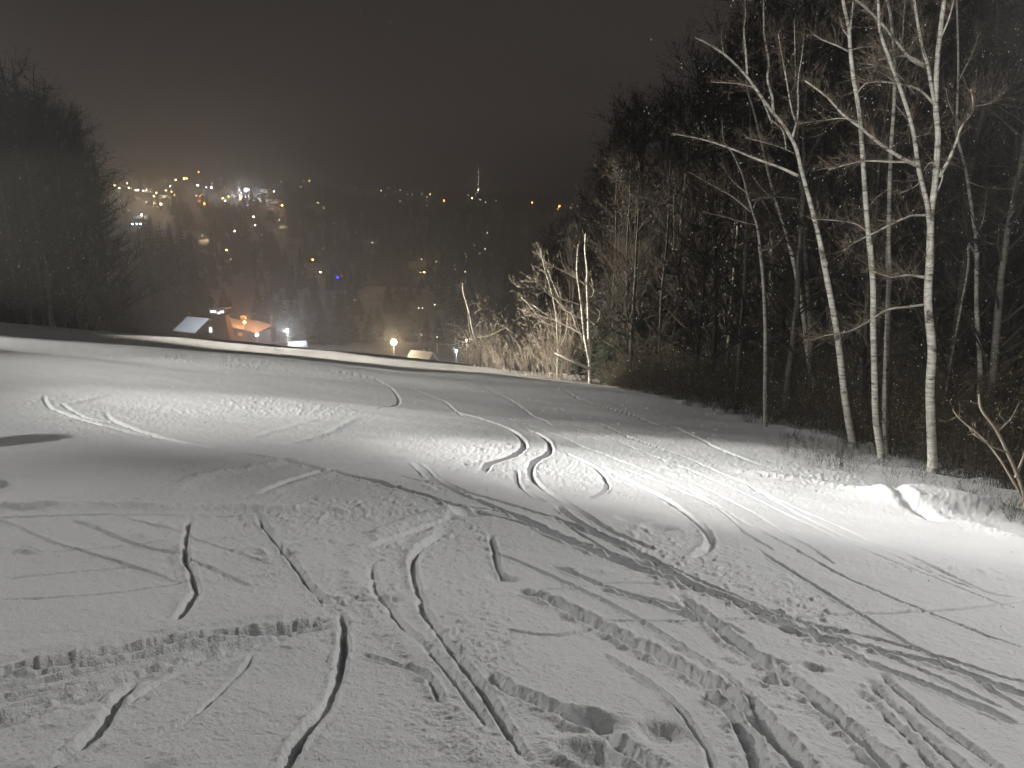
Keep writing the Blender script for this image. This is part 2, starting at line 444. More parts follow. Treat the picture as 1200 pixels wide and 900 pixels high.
def make_ground():
    a_f = np.linspace(-math.radians(39), math.radians(39), 1061)
    side = np.radians(np.array([40, 42, 45, 49, 54, 60, 68, 78, 90, 105, 120, 135, 150, 165]))
    ang = np.concatenate([-side[::-1], a_f, side, [math.pi]])
    rr = [0.03, 0.3, 0.7, 1.2, 1.7]
    while rr[-1] < 4200:
        r = rr[-1]
        px = r * r / (1.75 * FPX) * .85
        rr.append(r + min(max(px, 0.004), 0.03 * r + 0.0, 0.16 + 0.02 * max(0, r - 18)) if r < 70 else r * 1.035)
    rr = np.array(rr)
    A, Rr = np.meshgrid(ang, rr)
    x = (np.sin(A) * Rr).ravel(); y = (np.cos(A) * Rr).ravel()
    z = base(x, y)
    r = Rr.ravel()
    near = np.where((r < 60) & (r > 0.6) & (np.abs(A.ravel()) < 0.95))[0]
    X, Yv = x[near], y[near]
    dz = np.zeros(len(near)); rough = np.zeros(len(near))
    wob = fbm(X * 5, Yv * 5, 2, 70); wob2 = fbm(X * 16, Yv * 16, 2, 75); wob3 = fbm(X * 45, Yv * 45, 2, 76)
    for kind, w, d, pts in TR:
        gp = []
        for p in pts:
            g = ground(p[0], p[1], 90)
            if g is not None: gp.append((g.x, g.y))
        if len(gp) < 2: continue
        c = catmull(gp, 6)
        w = w * ((.5 if w < .08 else .42) if kind == G else .7)
        mid = pts[len(pts) // 2]
        band = mid[0] < 262 and 725 < mid[1] < 822 and pts[0][0] < 0
        if mid[0] > 580 and mid[1] > 640 and kind == G: w *= 1.08; d *= 1.35
        if band: d *= 1.25 if kind == G else .8
        elif mid[0] < 580 and mid[1] > 590 and kind == G: w *= .74; d *= .84
        if 500 < pts[len(pts) // 2][1] < 640: w *= 1.15; d *= 1.4
        m = w * 4.5
        sel = np.where((X > c[:, 0].min() - m) & (X < c[:, 0].max() + m) & (Yv > c[:, 1].min() - m) & (Yv < c[:, 1].max() + m))[0]
        if not len(sel): continue
        xs, ys = X[sel], Yv[sel]
        best = np.full(len(sel), 9.0); par = np.zeros(len(sel))
        L = len(c) - 1
        for i in range(L):
            p, q = c[i], c[i + 1]
            ss = np.where((xs > min(p[0], q[0]) - m) & (xs < max(p[0], q[0]) + m) & (ys > min(p[1], q[1]) - m) & (ys < max(p[1], q[1]) + m))[0]
            if not len(ss): continue
            e = q - p; l2 = max(e @ e, 1e-9)
            t = np.clip(((xs[ss] - p[0]) * e[0] + (ys[ss] - p[1]) * e[1]) / l2, 0, 1)
            dd = np.hypot(xs[ss] - p[0] - t * e[0], ys[ss] - p[1] - t * e[1])
            cr = np.sign(e[0] * (ys[ss] - p[1]) - e[1] * (xs[ss] - p[0]))
            b = dd < np.abs(best[ss])
            best[ss[b]] = (dd * np.where(cr == 0, 1, cr))[b]; par[ss[b]] = (i + t[b]) / L
        fade = smooth(0, .11, par) * (1 - smooth(.88, 1, par)); w3 = wob3[sel]
        ww = wob[sel]; w2 = wob2[sel]
        tt = (best + 0.010 * ww + (0.08 * w + .001) * w2 + (.10 * w + .001) * w3) / w
        amp = (.84 if kind == G else .36) * d * fade * np.clip(0.95 + 0.35 * ww + .08 * w2, .3, 1.5)
        if kind == G:
            prof = -np.exp(-(np.abs(tt) / 0.72) ** 2.6) + 0.16 * np.exp(-((np.abs(tt) - 1.3) / 0.5) ** 2) * (1 + 0.8 * w2)
        else:
            prof = np.exp(-(np.abs(tt) / 0.8) ** 2.2)
        dz[sel] += amp * prof
        rough[sel] = np.maximum(rough[sel], (.35 if band else 1) * fade * np.exp(-(np.abs(tt) / 2.6) ** 2) * min(1, d / .06))
    # boot prints
    for px, py, w, d in ((697,846,.075,.11),(775,857,.06,.08),(690,884,.08,.09),(905,799,.05,.07),(955,782,.045,.06),(912,775,.035,.05),
                         (742,608,.09,.07),(772,618,.09,.07),(548,603,.08,.09),(965,752,.05,.06),(590,676,.06,.06),(330,650,.07,.06),(452,702,.05,.05),
                         (30,646,.05,-.05),(213,646,.04,-.03)):
        g = ground(px, py, 60)
        dx = (X - g.x) / (w * 1.45); dy = (Yv - g.y) / w
        q = np.hypot(dx, dy) + 0.18 * wob
        d = d * .65
        dz += -d * np.exp(-q ** 3.0) + 0.45 * abs(d) * np.exp(-((q - 1.35) / .35) ** 2) * (0.6 + 0.7 * wob) * (1 - smooth(-.6, 1.2, dx))
    # churned patches
    ch = np.zeros(len(near))
    for px, py, rx, ry, k in ((370,612,140,32,1),(480,632,90,34,1),(420,690,55,46,1),(545,780,60,80,1),(545,868,75,40,.9),(800,648,80,40,1),(905,702,85,32,1),
                              (640,872,90,34,.8),(150,488,120,20,1),(330,476,110,9,1),(1095,662,60,16,.6),(880,790,60,50,.8),(960,745,40,22,1),(300,655,80,40,.7),(320,600,280,9,1),
                              (600,540,110,24,.7),(690,560,70,20,.6),(60,470,60,12,.8),(480,585,80,20,.6),(960,560,170,16,.8),(290,425,190,9,.7),(540,700,60,60,.5)):
        g = ground(px, py, 80); gx = ground(px + rx, py, 80); gy = ground(px, max(py - ry, 405), 90)
        if g is None or gx is None or gy is None: continue
        sx_ = abs(gx.x - g.x) + .02; sy_ = max(abs(gy.y - g.y), .05)
        ch = np.maximum(ch, k * np.exp(-(((X - g.x) / sx_) ** 2 + ((Yv - g.y) / sy_) ** 2) ** 1.3))
    ch = ch * (0.55 + 0.6 * np.clip(fbm(X * 2.2, Yv * 2.2, 3, 31) + .35, 0, 1))
    lum = np.maximum(fbm(X * 27, Yv * 27, 3, 41, .6), 0) ** 1.3 * .011 + fbm(X * 30, Yv * 30, 2, 45) * .006
    dz += lum * np.maximum(ch, .35 * rough)
    # clods
    clod = np.maximum(vnoise(X * 13, Yv * 13, 58) - .55, 0) * .045 * np.clip(ch * 1.4, 0, 1)
    dz += clod + np.maximum(vnoise(X * 24, Yv * 24, 59) - .5, 0) * .018 * np.clip(rough * 1.2, 0, 1)
    # wind texture and old faint passes
    dz += fbm(X * .7 + .2 * Yv, Yv * 1.3, 3, 51) * .012 + fbm(X * 9, Yv * 9, 3, 55) * .0022
    fine = 1 - smooth(9, 20, r[near])
    dz += (fbm(X * 30, Yv * 30, 3, 61, .6) * .0020 + np.maximum(vnoise(X * 70, Yv * 70, 66) - .2, 0) * .0045) * fine
    old = vnoise((X * .92 - Yv * .39) * 0.7, (X * .39 + Yv * .92) * 9, 80)
    dz += np.minimum(old + .35, 0) * .007 * (0.4 + .6 * (vnoise(X * .5, Yv * .5, 81) > 0))
    # snow bank in front of the birch
    g = ground(1096, 592, 40)
    dx = (X - g.x) / .85; dy = (Yv - g.y) / .40
    dz += .22 * np.exp(-(dx * dx + dy * dy) ** 1.35) * (1 + .12 * vnoise(X * 2.4, Yv * 2.4, 90))
    # lumpy unpacked snow under the trees
    fo = smooth(-.6, .8, X - edge_x(Yv))
    dz += fo * (fbm(X * 1.6, Yv * 1.6, 3, 95) * .09 + fbm(X * 6, Yv * 6, 2, 97) * .03)
    z[near] += dz * (1 - smooth(45, 60, r[near])) * smooth(.6, 1.4, r[near])
    na, nr = len(ang), len(rr)
    i = np.arange(nr - 1)[:, None] * na; j = np.arange(na - 1)[None, :]
    q = (i + j)
    f = np.stack([q, q + na, q + na + 1, q + 1], -1).reshape(-1, 4)
    last = (np.arange(nr - 1) * na)
    seam = np.stack([last + na - 1, last + na + na - 1, last + na, last], -1)
    f = np.concatenate([f, seam])
    me = tri_mesh('snow_ground', np.stack([x, y, z], 1), f, M_snow)
    me.polygons.foreach_set('use_smooth', np.ones(len(f), bool))
    o = link('snow_ground', me)
    tag(o, kind='structure', label='snow covered ski slope and valley cut by ski tracks', cat='ground')
    print('ground verts', len(x), 'zmin', z.min())
    return float(z.min())
ZMIN = make_ground()

# ------------------------------------------------------------------ floodlights of the run
def spot(loc, target, power, size_deg, blend, col=(1, .97, .91), rad=.12, parent=None):
    l = bpy.data.lights.new('floodlight_beam', 'SPOT')
    l.energy = power; l.spot_size = math.radians(size_deg); l.spot_blend = blend
    l.color = col; l.shadow_soft_size = rad
    o = bpy.data.objects.new('floodlight_beam', l); COL.objects.link(o)
    o.location = loc
    o.rotation_euler = (Vector(target) - Vector(loc)).to_track_quat('-Z', 'Y').to_euler()
    return o

M_lens = mat('floodlight_lens', (.8, .8, .8), .3, emit=(1, .97, .9), strength=30, sampling='NONE')
def flood_pole(x, y, h, label, beams, soft=.12):
    z = float(base(x, y)) - .15
    t = thing('floodlight_pole', (x, y, z), label, 'floodlight')
    m = MB(); m.tube([(0, 0, 0), (0, 0, h * .5), (0, 0, h + .3)], [.13, .11, .09], 10); m.build('pole', M_wood, t)
    aim = sum((Vector(b_[0]) for b_ in beams), Vector()) / len(beams) - Vector((x, y, z))
    side = Vector((-aim.y, aim.x, 0)).normalized()
    m = MB(); m.box((0, 0, h + .1), (2.2, .12, .12), rot=Matrix.Rotation(math.atan2(side.y, side.x), 3, 'Z')); m.build('crossarm', M_wood, t)
    for i, (target, power, size, blend, col) in enumerate(beams):
        off = side * ((i - (len(beams) - 1) / 2) * .6) + Vector((0, 0, h - .15)) + Vector((aim.x, aim.y, 0)).normalized() * .3
        d = (Vector(target) - (Vector((x, y, z)) + off)).normalized()
        q = d.to_track_quat('-Z', 'Y').to_matrix()
        m = MB(); m.box(off, (.36, .3, .18), rot=q, taper=.7); hd = m.build('lamp_head', M_metal, t, sm=False)
        m = MB(); m.box(off + d * .105, (.30, .24, .012), rot=q); m.build('lens', M_lens, hd, sm=False)
        spot(Vector((x, y, z)) + off + d * (.2 + soft * .3), target, power, size, blend, col, soft)
    return t

CW = (1, .985, .93)
def gv(px, py, up=0):
    g = ground(px, py, 120); return Vector((g.x, g.y, g.z + up))
def gp(x, y, up=0): return Vector((x, y, float(base(x, y)) + up))
flood_pole(-20, 15, 9.5, 'tall wooden floodlight pole left of the slope ahead of the viewer',
           [(gv(1090, 600), 46000, 12.5, 1, CW), (gv(890, 536), 38000, 7, 1, CW), (gv(510, 505), 12000, 22, 1, CW), (gv(760, 550), 15000, 9, 1, CW), (gv(470, 462), 7500, 46, 1, CW), (gv(120, 745), 6300, 17, .9, CW)])  # last two beams are added fill for mid slope and lower-left tracks
flood_pole(-27, 19.5, 5.0, 'short wooden floodlight pole left of the crest',
           [(gp(-11, 20.5), 17000, 18, 1, (1, .97, .91)), (gp(-1.5, 24.6), 30000, 7.5, 1, (1, .94, .84))])
flood_pole(-48, 30, 6.5, 'wooden floodlight pole at the crest beyond the left edge',
           [(Vector((-1.7, 31.6, -.7)), 520000, 13.5, .35, (1, .92, .78)), (Vector((-27.5, 54, -7.5)), 14000, 9, 1, (1, .9, .75))])
flood_pole(9.8, 9.3, 7.6, 'floodlight pole at the wood edge right of the view',
           [((.2, 4.5, -.7), 2750, 74, 1, (1, .985, .95))], .32)
flood_pole(-9.5, -4, 7.4, 'floodlight pole up the slope behind the viewer',
           [(Vector((7.0, 13, 2.2)), 13000, 27, 1, CW), ((-3.5, 19, -2.6), 11500, 34, 1, CW), ((0, 5, -.7), 350, 70, 1, CW)], .3)  # first beam lights the birches, the other two are added slope fill

# ------------------------------------------------------------------ trees
def twigs_on(pts, rads, n, lmin, lmax, up=.35, out=.8, rw=.0045, rng=RNG, t0=.15):
    """random fine twigs along a branch polyline, each with two side shoots"""
    pts = np.asarray(pts, float)
    B, T, Rd = [], [], []
    for _ in range(n):
        t = t0 + (1 - t0) * rng.random() ** .8
        u = t * (len(pts) - 1); i = min(int(u), len(pts) - 2); k = u - i
        p = pts[i] * (1 - k) + pts[i + 1] * k
        d = pts[i + 1] - pts[i]; d = d / max(np.linalg.norm(d), 1e-9)
        v = d * .55 + rng.normal(size=3) * out * .6 + np.array([0, 0, up]); v /= np.linalg.norm(v)
        L = rng.uniform(lmin, lmax) * (1.1 - .5 * t)
        mid = p + v * L * .55
        v2 = v + rng.normal(size=3) * .3 + np.array([0, 0, .1]); v2 /= np.linalg.norm(v2)
        e = mid + v2 * L * .5
        r = rw * rng.uniform(.7, 1.3)
        B += [p, mid]; T += [mid + v * L * .02, e]; Rd += [r * 1.2, r * .8]
        for q in range(3):
            s = rng.random(); o = p + (mid - p) * s if s < .5 else mid + (e - mid) * (s - .5)
            v3 = v + rng.normal(size=3) * .6; v3 /= np.linalg.norm(v3)
            B.append(o); T.append(o + v3 * L * rng.uniform(.2, .5)); Rd.append(r * .6)
    return B, T, Rd

def hero(label, basepx, Y, trunk, w0, w1, branches, barkmat, twigmat, ntw=26, cat='birch tree', name='birch_tree', tl=(.25, .7), twr=.0042):
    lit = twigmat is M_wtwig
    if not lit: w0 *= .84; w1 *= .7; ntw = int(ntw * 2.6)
    """a tree drawn from its own limb lines; each limb stands off in depth by its own amount"""
    bp = at(basepx[0], basepx[1], Y)
    gz = float(base(bp.x, bp.y))
    t = thing(name, (bp.x, bp.y, gz), label, cat)
    O = Vector((bp.x, bp.y, gz))
    def world(pts, dy0=0., dy1=0.):
        c = catmull(pts, 4); n = len(c)
        return [at(p[0], p[1], Y + dy0 + (dy1 - dy0) * (i / (n - 1)) ** 1.2) - O for i, p in enumerate(c)]
    lean = random.uniform(-.4, .4)
    tp = world(trunk, 0, lean)
    k = Y / FPX / 2
    rad = [k * (w0 + (w1 - w0) * (i / (len(tp) - 1)) ** .8) for i in range(len(tp))]
    rad[0] *= 1.45
    if len(rad) > 3: rad[1] *= 1.15
    tp[0].z = min(tp[0].z, 0) - .12
    m = MB(); m.tube(tp, rad, 10); m.build('trunk', barkmat, t)
    B, T_, Rr_ = twigs_on([tuple(p) for p in tp], rad, ntw // 2, *tl, rw=twr, t0=.35)
    tpa = np.array([tuple(p) for p in tp])
    def near_off(p0):
        c = np.array([project(Vector(q) + O) for q in tpa])
        i = int(np.argmin(np.hypot(c[:, 0] - p0[0], c[:, 1] - p0[1])))
        return tpa[i][1] + O.y - Y
    for pts, wa, wb in branches:
        d0 = near_off(pts[0])
        ln = math.hypot(pts[-1][0] - pts[0][0], pts[-1][1] - pts[0][1]) * Y / FPX
        bpnt = world(pts, d0, d0 + random.choice((-1, 1)) * random.uniform(.12, .4) * ln)
        rb = [(1.0 if lit else .72) * k * (wa + (wb - wa) * i / (len(bpnt) - 1)) for i in range(len(bpnt))]
        m = MB(); m.tube(bpnt, rb, 7); m.build('branch', barkmat, t)
        a, b, c = twigs_on([tuple(p) for p in bpnt], rb, int(ntw * (.4 + .5 * min(ln, 2))), *tl, rw=twr)
        B += a; T_ += b; Rr_ += c
    if B:
        v, f = spikes_arrays(B, T_, Rr_)
        link('crown', tri_mesh('crown', v, f, twigmat), t)
    return t

def Z4(*p): return [(760 + a * .36667, b * .36667) for a, b in p]
def Z5(*p): return [(760 + a * .36667, 280 + b * .36667) for a, b in p]
def Z3(*p): return [(500 + a * .2222, 260 + b * .2222) for a, b in p]

def depth(px, py): return ground(px, py, 90).y
YA = depth(1093, 553)
hero('tall white birch with many bright forks standing right of the others behind the snow bank', (1093, 556), YA,
     Z5((910,750),(905,640),(900,480),(906,350),(893,200),(900,60)) + Z4((899,830),(901,740),(905,660),(915,590),(925,440),(918,340),(922,200),(935,80),(945,0),(952,-110),(948,-220)),
     14, 5.0,
     [(Z4((899,730),(892,660),(875,590),(860,520),(850,440),(830,360),(800,270),(770,190),(740,100),(735,20),(728,-80)), 8, 3.5),
      (Z4((918,350),(905,280),(893,210),(875,150),(858,60),(850,0),(845,-80)), 6, 3),
      (Z4((893,215),(870,200),(830,180),(790,181),(735,192)), 4, 1.5),
      (Z4((888,215),(840,190),(790,130),(740,70),(700,30),(650,-10),(600,-40)), 5, 2.5),
      (Z4((860,530),(800,500),(740,460),(680,410),(620,365),(570,310),(500,258)), 6.5, 2),
      (Z4((852,518),(780,517),(690,515),(640,525),(575,542)), 4, 1.3),
      (Z4((930,565),(960,510),(985,450),(1000,405),(1030,365),(1038,335),(1030,285)), 5.5, 2),
      (Z4((1036,340),(1080,333),(1110,320),(1145,285)), 2.5, 1),
      (Z4((892,688),(840,690),(790,710),(720,745),(660,775),(625,800)), 4, 1.6),
      (Z4((915,335),(870,290),(820,272),(760,262),(700,265),(670,292)), 4, 1.5),
      (Z4((890,885),(830,880),(780,885),(725,870)), 3.5, 1.5),
      (Z5((885,125),(830,115),(780,122),(720,105)), 3.5, 1.5),
      (Z5((882,210),(820,218),(760,228),(700,265),(640,295),(560,310),(520,325)), 4, 1.3),
      (Z4((910,640),(940,560),(905,520),(880,545),(860,590),(800,620)), 2.2, .9),
      (Z4((852,440),(880,430),(915,425)), 2, 1.2),
      (Z4((850,300),(800,240),(760,215),(700,205)), 2.4, .9),
      (Z4((935,120),(960,60),(975,0),(985,-70)), 3, 1.2)],
     M_birch, M_btwig, 24)
YB = YA + .9
hero('slim white birch standing close left of the tallest birch', (1034, 541), YB,
     Z5((748,712),(735,640),(725,560),(722,430),(718,280),(718,160),(708,20)) + Z4((712,850),(695,660),(683,480),(672,350),(655,250),(645,160),(640,90),(625,20),(612,-60),(605,-160)),
     10, 4.2,
     [(Z4((643,110),(650,50),(655,0),(660,-60)), 3, 1.5), (Z4((640,165),(600,145),(560,130),(530,112)), 2.6, 1),
      (Z4((648,160),(690,150),(760,152)), 2, .9), (Z4((676,390),(620,378),(560,385),(480,395)), 2, .8),
      (Z4((640,120),(620,90),(612,60)), 2, .8), (Z4((698,740),(660,715),(600,705),(520,700)), 2.4, 1)],
     M_birch, M_btwig, 16)
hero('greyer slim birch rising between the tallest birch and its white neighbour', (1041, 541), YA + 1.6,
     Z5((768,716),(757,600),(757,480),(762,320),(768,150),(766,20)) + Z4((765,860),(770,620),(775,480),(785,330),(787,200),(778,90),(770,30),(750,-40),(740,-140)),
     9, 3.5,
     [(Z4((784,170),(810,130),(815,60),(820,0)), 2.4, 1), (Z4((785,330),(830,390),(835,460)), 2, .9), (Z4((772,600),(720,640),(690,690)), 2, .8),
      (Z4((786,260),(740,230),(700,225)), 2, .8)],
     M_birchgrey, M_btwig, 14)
YD = depth(998, 522)
hero('leaning white birch whose top bends far to the left', (997, 524), YD,
     Z5((655,668),(640,590),(625,490),(608,340),(590,230),(565,100),(550,20)) + Z4((565,850),(545,760),(520,660),(490,550),(470,470),(430,400),(390,350),(340,280),(310,240),(250,180),(190,140),(150,120)),
     10.5, 2.4,
     [(Z4((315,248),(312,180),(305,100),(310,40),(305,-20)), 4, 1.6), (Z4((398,356),(395,310),(380,250),(385,200),(370,110),(368,0),(372,-80)), 4.5, 2),
      (Z4((458,445),(475,380),(478,310),(470,240),(468,160),(466,60)), 4, 1.6), (Z4((470,390),(455,340),(440,250),(425,170),(415,110)), 3, 1.2),
      (Z4((476,300),(480,240),(490,180),(498,100)), 2.6, 1), (Z4((478,562),(420,535),(350,510),(250,470),(170,445),(75,427)), 5, 1.5),
      (Z4((395,395),(350,295),(300,270),(200,262)), 2.6, 1), (Z4((465,490),(420,470),(370,455),(310,440)), 2.2, .8), (Z4((240,172),(235,140),(232,100)), 2, 1),
      (Z4((440,480),(430,420),(395,385)), 2.2, .9)],
     M_birch, M_btwig, 20)
hero('thin pale birch just left of the leaning birch', (956, 462), depth(956, 490) + .6,
     Z5((535,560),(530,480),(510,380),(495,250),(480,160),(465,80),(452,20)) + Z4((470,870),(440,750),(400,620),(375,520),(355,430),(335,350),(315,280),(312,200),(300,120)),
     7, 2.2,
     [(Z4((400,640),(360,600),(330,560)), 2, .8), (Z4((330,640),(380,628),(440,630),(480,636)), 2, 1), (Z4((318,285),(280,262),(240,255)), 2, .8), (Z4((440,750),(480,760),(530,770)), 1.8, .8)],
     M_birch, M_btwig, 14)
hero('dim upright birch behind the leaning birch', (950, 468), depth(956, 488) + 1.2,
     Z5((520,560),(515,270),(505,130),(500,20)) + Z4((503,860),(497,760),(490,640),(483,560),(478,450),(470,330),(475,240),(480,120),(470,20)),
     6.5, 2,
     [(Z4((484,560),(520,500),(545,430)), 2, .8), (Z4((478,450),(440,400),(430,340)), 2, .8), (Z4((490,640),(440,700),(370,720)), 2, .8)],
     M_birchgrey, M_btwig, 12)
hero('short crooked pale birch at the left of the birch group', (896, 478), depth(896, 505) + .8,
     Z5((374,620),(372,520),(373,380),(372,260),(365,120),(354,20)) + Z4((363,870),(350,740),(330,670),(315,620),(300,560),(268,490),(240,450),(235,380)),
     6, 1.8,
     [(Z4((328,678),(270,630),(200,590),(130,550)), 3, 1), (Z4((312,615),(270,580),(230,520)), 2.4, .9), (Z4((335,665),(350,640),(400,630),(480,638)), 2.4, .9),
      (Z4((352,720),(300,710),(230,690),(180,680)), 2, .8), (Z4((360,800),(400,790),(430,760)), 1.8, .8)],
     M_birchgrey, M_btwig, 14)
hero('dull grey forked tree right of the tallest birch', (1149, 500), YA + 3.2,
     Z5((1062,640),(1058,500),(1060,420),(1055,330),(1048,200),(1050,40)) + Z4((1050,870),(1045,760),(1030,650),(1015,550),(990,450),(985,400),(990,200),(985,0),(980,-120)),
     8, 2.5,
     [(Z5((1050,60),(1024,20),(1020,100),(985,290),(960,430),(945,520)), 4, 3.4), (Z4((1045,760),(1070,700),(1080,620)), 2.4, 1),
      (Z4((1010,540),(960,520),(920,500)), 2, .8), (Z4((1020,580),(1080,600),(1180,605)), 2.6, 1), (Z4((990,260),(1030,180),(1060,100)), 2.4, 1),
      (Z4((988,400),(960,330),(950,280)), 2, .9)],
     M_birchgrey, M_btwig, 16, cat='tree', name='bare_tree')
# dead limbs leaning out of the brush at the right
hero('bare tan dead limbs leaning left out of the brush at the right', (1199, 590), depth(1199, 598),
     [(1203,598),(1196,566),(1182,533),(1167,503),(1150,480),(1147,462)], 6, 2.2,
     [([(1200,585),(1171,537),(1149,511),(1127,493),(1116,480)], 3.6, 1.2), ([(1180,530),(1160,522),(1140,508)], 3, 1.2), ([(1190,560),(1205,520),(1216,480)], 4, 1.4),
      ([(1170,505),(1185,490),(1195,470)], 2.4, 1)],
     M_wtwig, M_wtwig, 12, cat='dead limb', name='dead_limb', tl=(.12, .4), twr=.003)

# the birches lit further down the run
YL = depth(691, 449)
hero('brightly lit pale birch with a straight double stem at the far bend of the run', (691, 449), YL,
     Z3((862,850),(858,740),(855,640),(850,440),(845,330),(846,250),(835,150),(838,60)), 4.4, 1.4,
     [(Z3((855,720),(832,600),(815,430),(797,300),(792,230),(800,120)), 3.6, 1.2), (Z3((842,335),(780,290),(700,250),(640,220),(590,170)), 1.8, .8), (Z3((850,400),(880,380),(870,300)), 1.2, .6),
      (Z3((815,440),(760,420),(700,395),(640,260),(610,200)), 1.4, .6), (Z3((832,520),(740,470),(660,390),(580,350),(480,345)), 1.6, .7), (Z3((835,600),(760,560),(680,520),(560,440)), 1.4, .6),
      (Z3((840,640),(790,560),(760,480),(690,420)), 1.4, .6), (Z3((855,560),(905,520),(915,460)), 1.2, .6)],
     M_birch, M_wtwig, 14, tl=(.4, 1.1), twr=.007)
YK = max(36.0, YL + 6)
hero('small lit birch with two stems at the left end of the lit trees', (560, 424), YK,
     Z3((272,740),(262,640),(240,560),(225,480),(210,430),(195,380),(190,330)), 2.8, .9,
     [(Z3((262,650),(235,600),(222,530),(215,450),(205,400)), 2, .8), (Z3((245,690),(220,650),(200,590),(160,545),(100,535)), 1.7, .7), (Z3((230,500),(290,460),(370,468)), 1.2, .5),
      (Z3((240,580),(300,520),(400,510)), 1.2, .5), (Z3((212,440),(260,430),(330,450)), 1, .5), (Z3((250,610),(330,600),(410,560)), 1.3, .5)],
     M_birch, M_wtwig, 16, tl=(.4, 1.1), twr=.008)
hero('leaning lit limb and bare young tree between the two lit birches', (640, 446), YL + 1.5,
     Z3((690,800),(690,640),(680,480),(650,340),(620,240),(600,150)), 2.2, .8,
     [(Z3((688,560),(610,520),(540,440),(500,400)), 1.2, .5), (Z3((665,400),(590,330),(540,300)), 1.1, .5), (Z3((690,680),(730,600),(745,480)), 1.3, .6),
      (Z3((685,520),(600,500),(520,470)), 1.1, .5)],
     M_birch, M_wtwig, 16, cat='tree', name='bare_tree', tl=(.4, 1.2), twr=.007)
pl = [at(*p, YL - .3) for p in Z3((860, 775), (760, 730), (672, 690))]
m = MB(); o0 = pl[0].copy(); o0.z = float(base(o0.x, o0.y))
m.tube([p - o0 for p in pl], [.06, .055, .035], 8)
tag(m.build('fallen_log', M_birch, loc=o0), 'pale snapped trunk leaning against the lit double birch', 'log')

# ---- forest of bare trees
M_palebark = birch_mat('pale_bark', (0.15, 0.137, 0.12), (0.10, 0.09, 0.08), (0.04, 0.035, 0.03))
def bare_proto(idx, H, nb, ntw, spread):
    rng = np.random.default_rng(100 + idx)
    n = 12
    w = np.cumsum(rng.normal(size=(n, 2)) * .10, 0) * H / 12
    tp = [Vector((w[i, 0] * i / n, w[i, 1] * i / n, H * i / (n - 1))) for i in range(n)]
    rad = [.0078 * H * (1 - .88 * i / (n - 1)) * (1.3 if i == 0 else 1) for i in range(n)]
    t = thing('bare_tree', (0, 0, 0), 'x x', 'tree')
    m = MB(); m.tube(tp, rad, 7); trk = m.build('trunk', M_palebark if idx in (1, 3) else M_bark, t)
    m = MB(); B, T_, R_ = [], [], []
    for _ in range(nb):
        u = .08 + .9 * rng.random() ** .9
        k = u * (n - 1); i = min(int(k), n - 2); p = tp[i].lerp(tp[i + 1], k - i)
        a = rng.random() * 6.283; L = spread * (1.12 - u) * rng.uniform(.5, 1.15) + .4
        el_ = rng.uniform(.15, .9)
        d = np.array([math.cos(a) * math.cos(el_), math.sin(a) * math.cos(el_), math.sin(el_)])
        pts = [np.array(p)]
        for s in range(4):
            d = d + rng.normal(size=3) * .16 + np.array([0, 0, .10]); d /= np.linalg.norm(d)
            pts.append(pts[-1] + d * L / 4)
        r0 = .35 * rad[i] + .006
        m.tube([Vector(q) for q in pts], [r0 * (1 - .8 * s / 4) for s in range(5)], 4)
        a_, b_, c_ = twigs_on(pts, None, ntw, .35, 1.3, rw=.0075, rng=rng)
        B += a_; T_ += b_; R_ += c_
    a_, b_, c_ = twigs_on([tuple(q) for q in tp[6:]], None, ntw * 4, .4, 1.2, rw=.0075, rng=rng)
    B += a_; T_ += b_; R_ += c_
    v, f = spikes_arrays(B, T_, R_)
    nv = len(m.v)
    F = m.f + [tuple(int(i) + nv for i in q) for q in f]
    me = bpy.data.meshes.new('crown'); me.from_pydata(m.v + v.tolist(), [], F); me.materials.append(M_twig); me.update()
    cr = link('crown', me, t)
    CH[t.name] = [trk, cr]
    return t
protos = [bare_proto(i, H, nb, tw, sp) for i, (H, nb, tw, sp) in enumerate([(11, 52, 15, 2.6), (13, 58, 14, 2.8), (9, 46, 15, 2.4), (14, 58, 15, 2.2), (10, 56, 14, 3.0), (12, 50, 15, 2.6)])]
USED = set()
def put(proto, loc, rz, sc, label, group):
    if proto.name not in USED:
        USED.add(proto.name)
        proto.location = loc; proto.rotation_euler = (0, 0, rz); proto.scale = sc
        proto['label'] = label; proto['group'] = group
        return proto
    return dup(proto, loc, rz, sc, label, group)

cnt = 0; pts_used = []
rf = random.Random(11)
tries = 0
while cnt < 250 and tries < 9000:
    tries += 1
    Y = 9.5 + 62 * rf.random() ** 1.25
    X = edge_x(Y) + .9 + rf.random() ** 1.15 * (34 if Y < 45 else 45)
    a = X / Y
    if a > .92 or a < .045: continue
    dmin = 1.15 + .014 * Y
    if any((X - q[0]) ** 2 + (Y - q[1]) ** 2 < dmin * dmin for q in pts_used): continue
    if Y < 11 and X < 11: continue
    gz = float(base(X, Y))
    # the outline of the wood drops towards the bend of the run
    px0, _ = project((X, Y, gz))
    ytop = np.interp(px0, [560, 600, 650, 690, 705, 760, 830, 900, 1200], [310, 285, 262, 225, 150, 95, 30, -40, -160]) + rf.uniform(-6, 46)
    zt = EYE + (260 - ytop) / FPX * Y
    H = zt - gz
    if H < 3: continue
    H = min(H, 17)
    pts_used.append((X, Y))
    p = protos[rf.randrange(6)]
    hs = (11, 13, 9, 14, 10, 12)[protos.index(p)]
    s = H / hs; sx_ = s * rf.uniform(.8, 1.15) if s > .7 else s * 1.2
    front = X - edge_x(Y) < 5
    lab, grp = ('dark bare tree in the front rows of the wood right of the run', 'bare trees along the edge of the wood') if front else ('dark bare tree deep inside the wood right of the run', 'bare trees deep in the wood')
    put(p, (X, Y, gz - .12), rf.uniform(0, 6.28), (sx_, sx_, s), lab, grp)
    cnt += 1
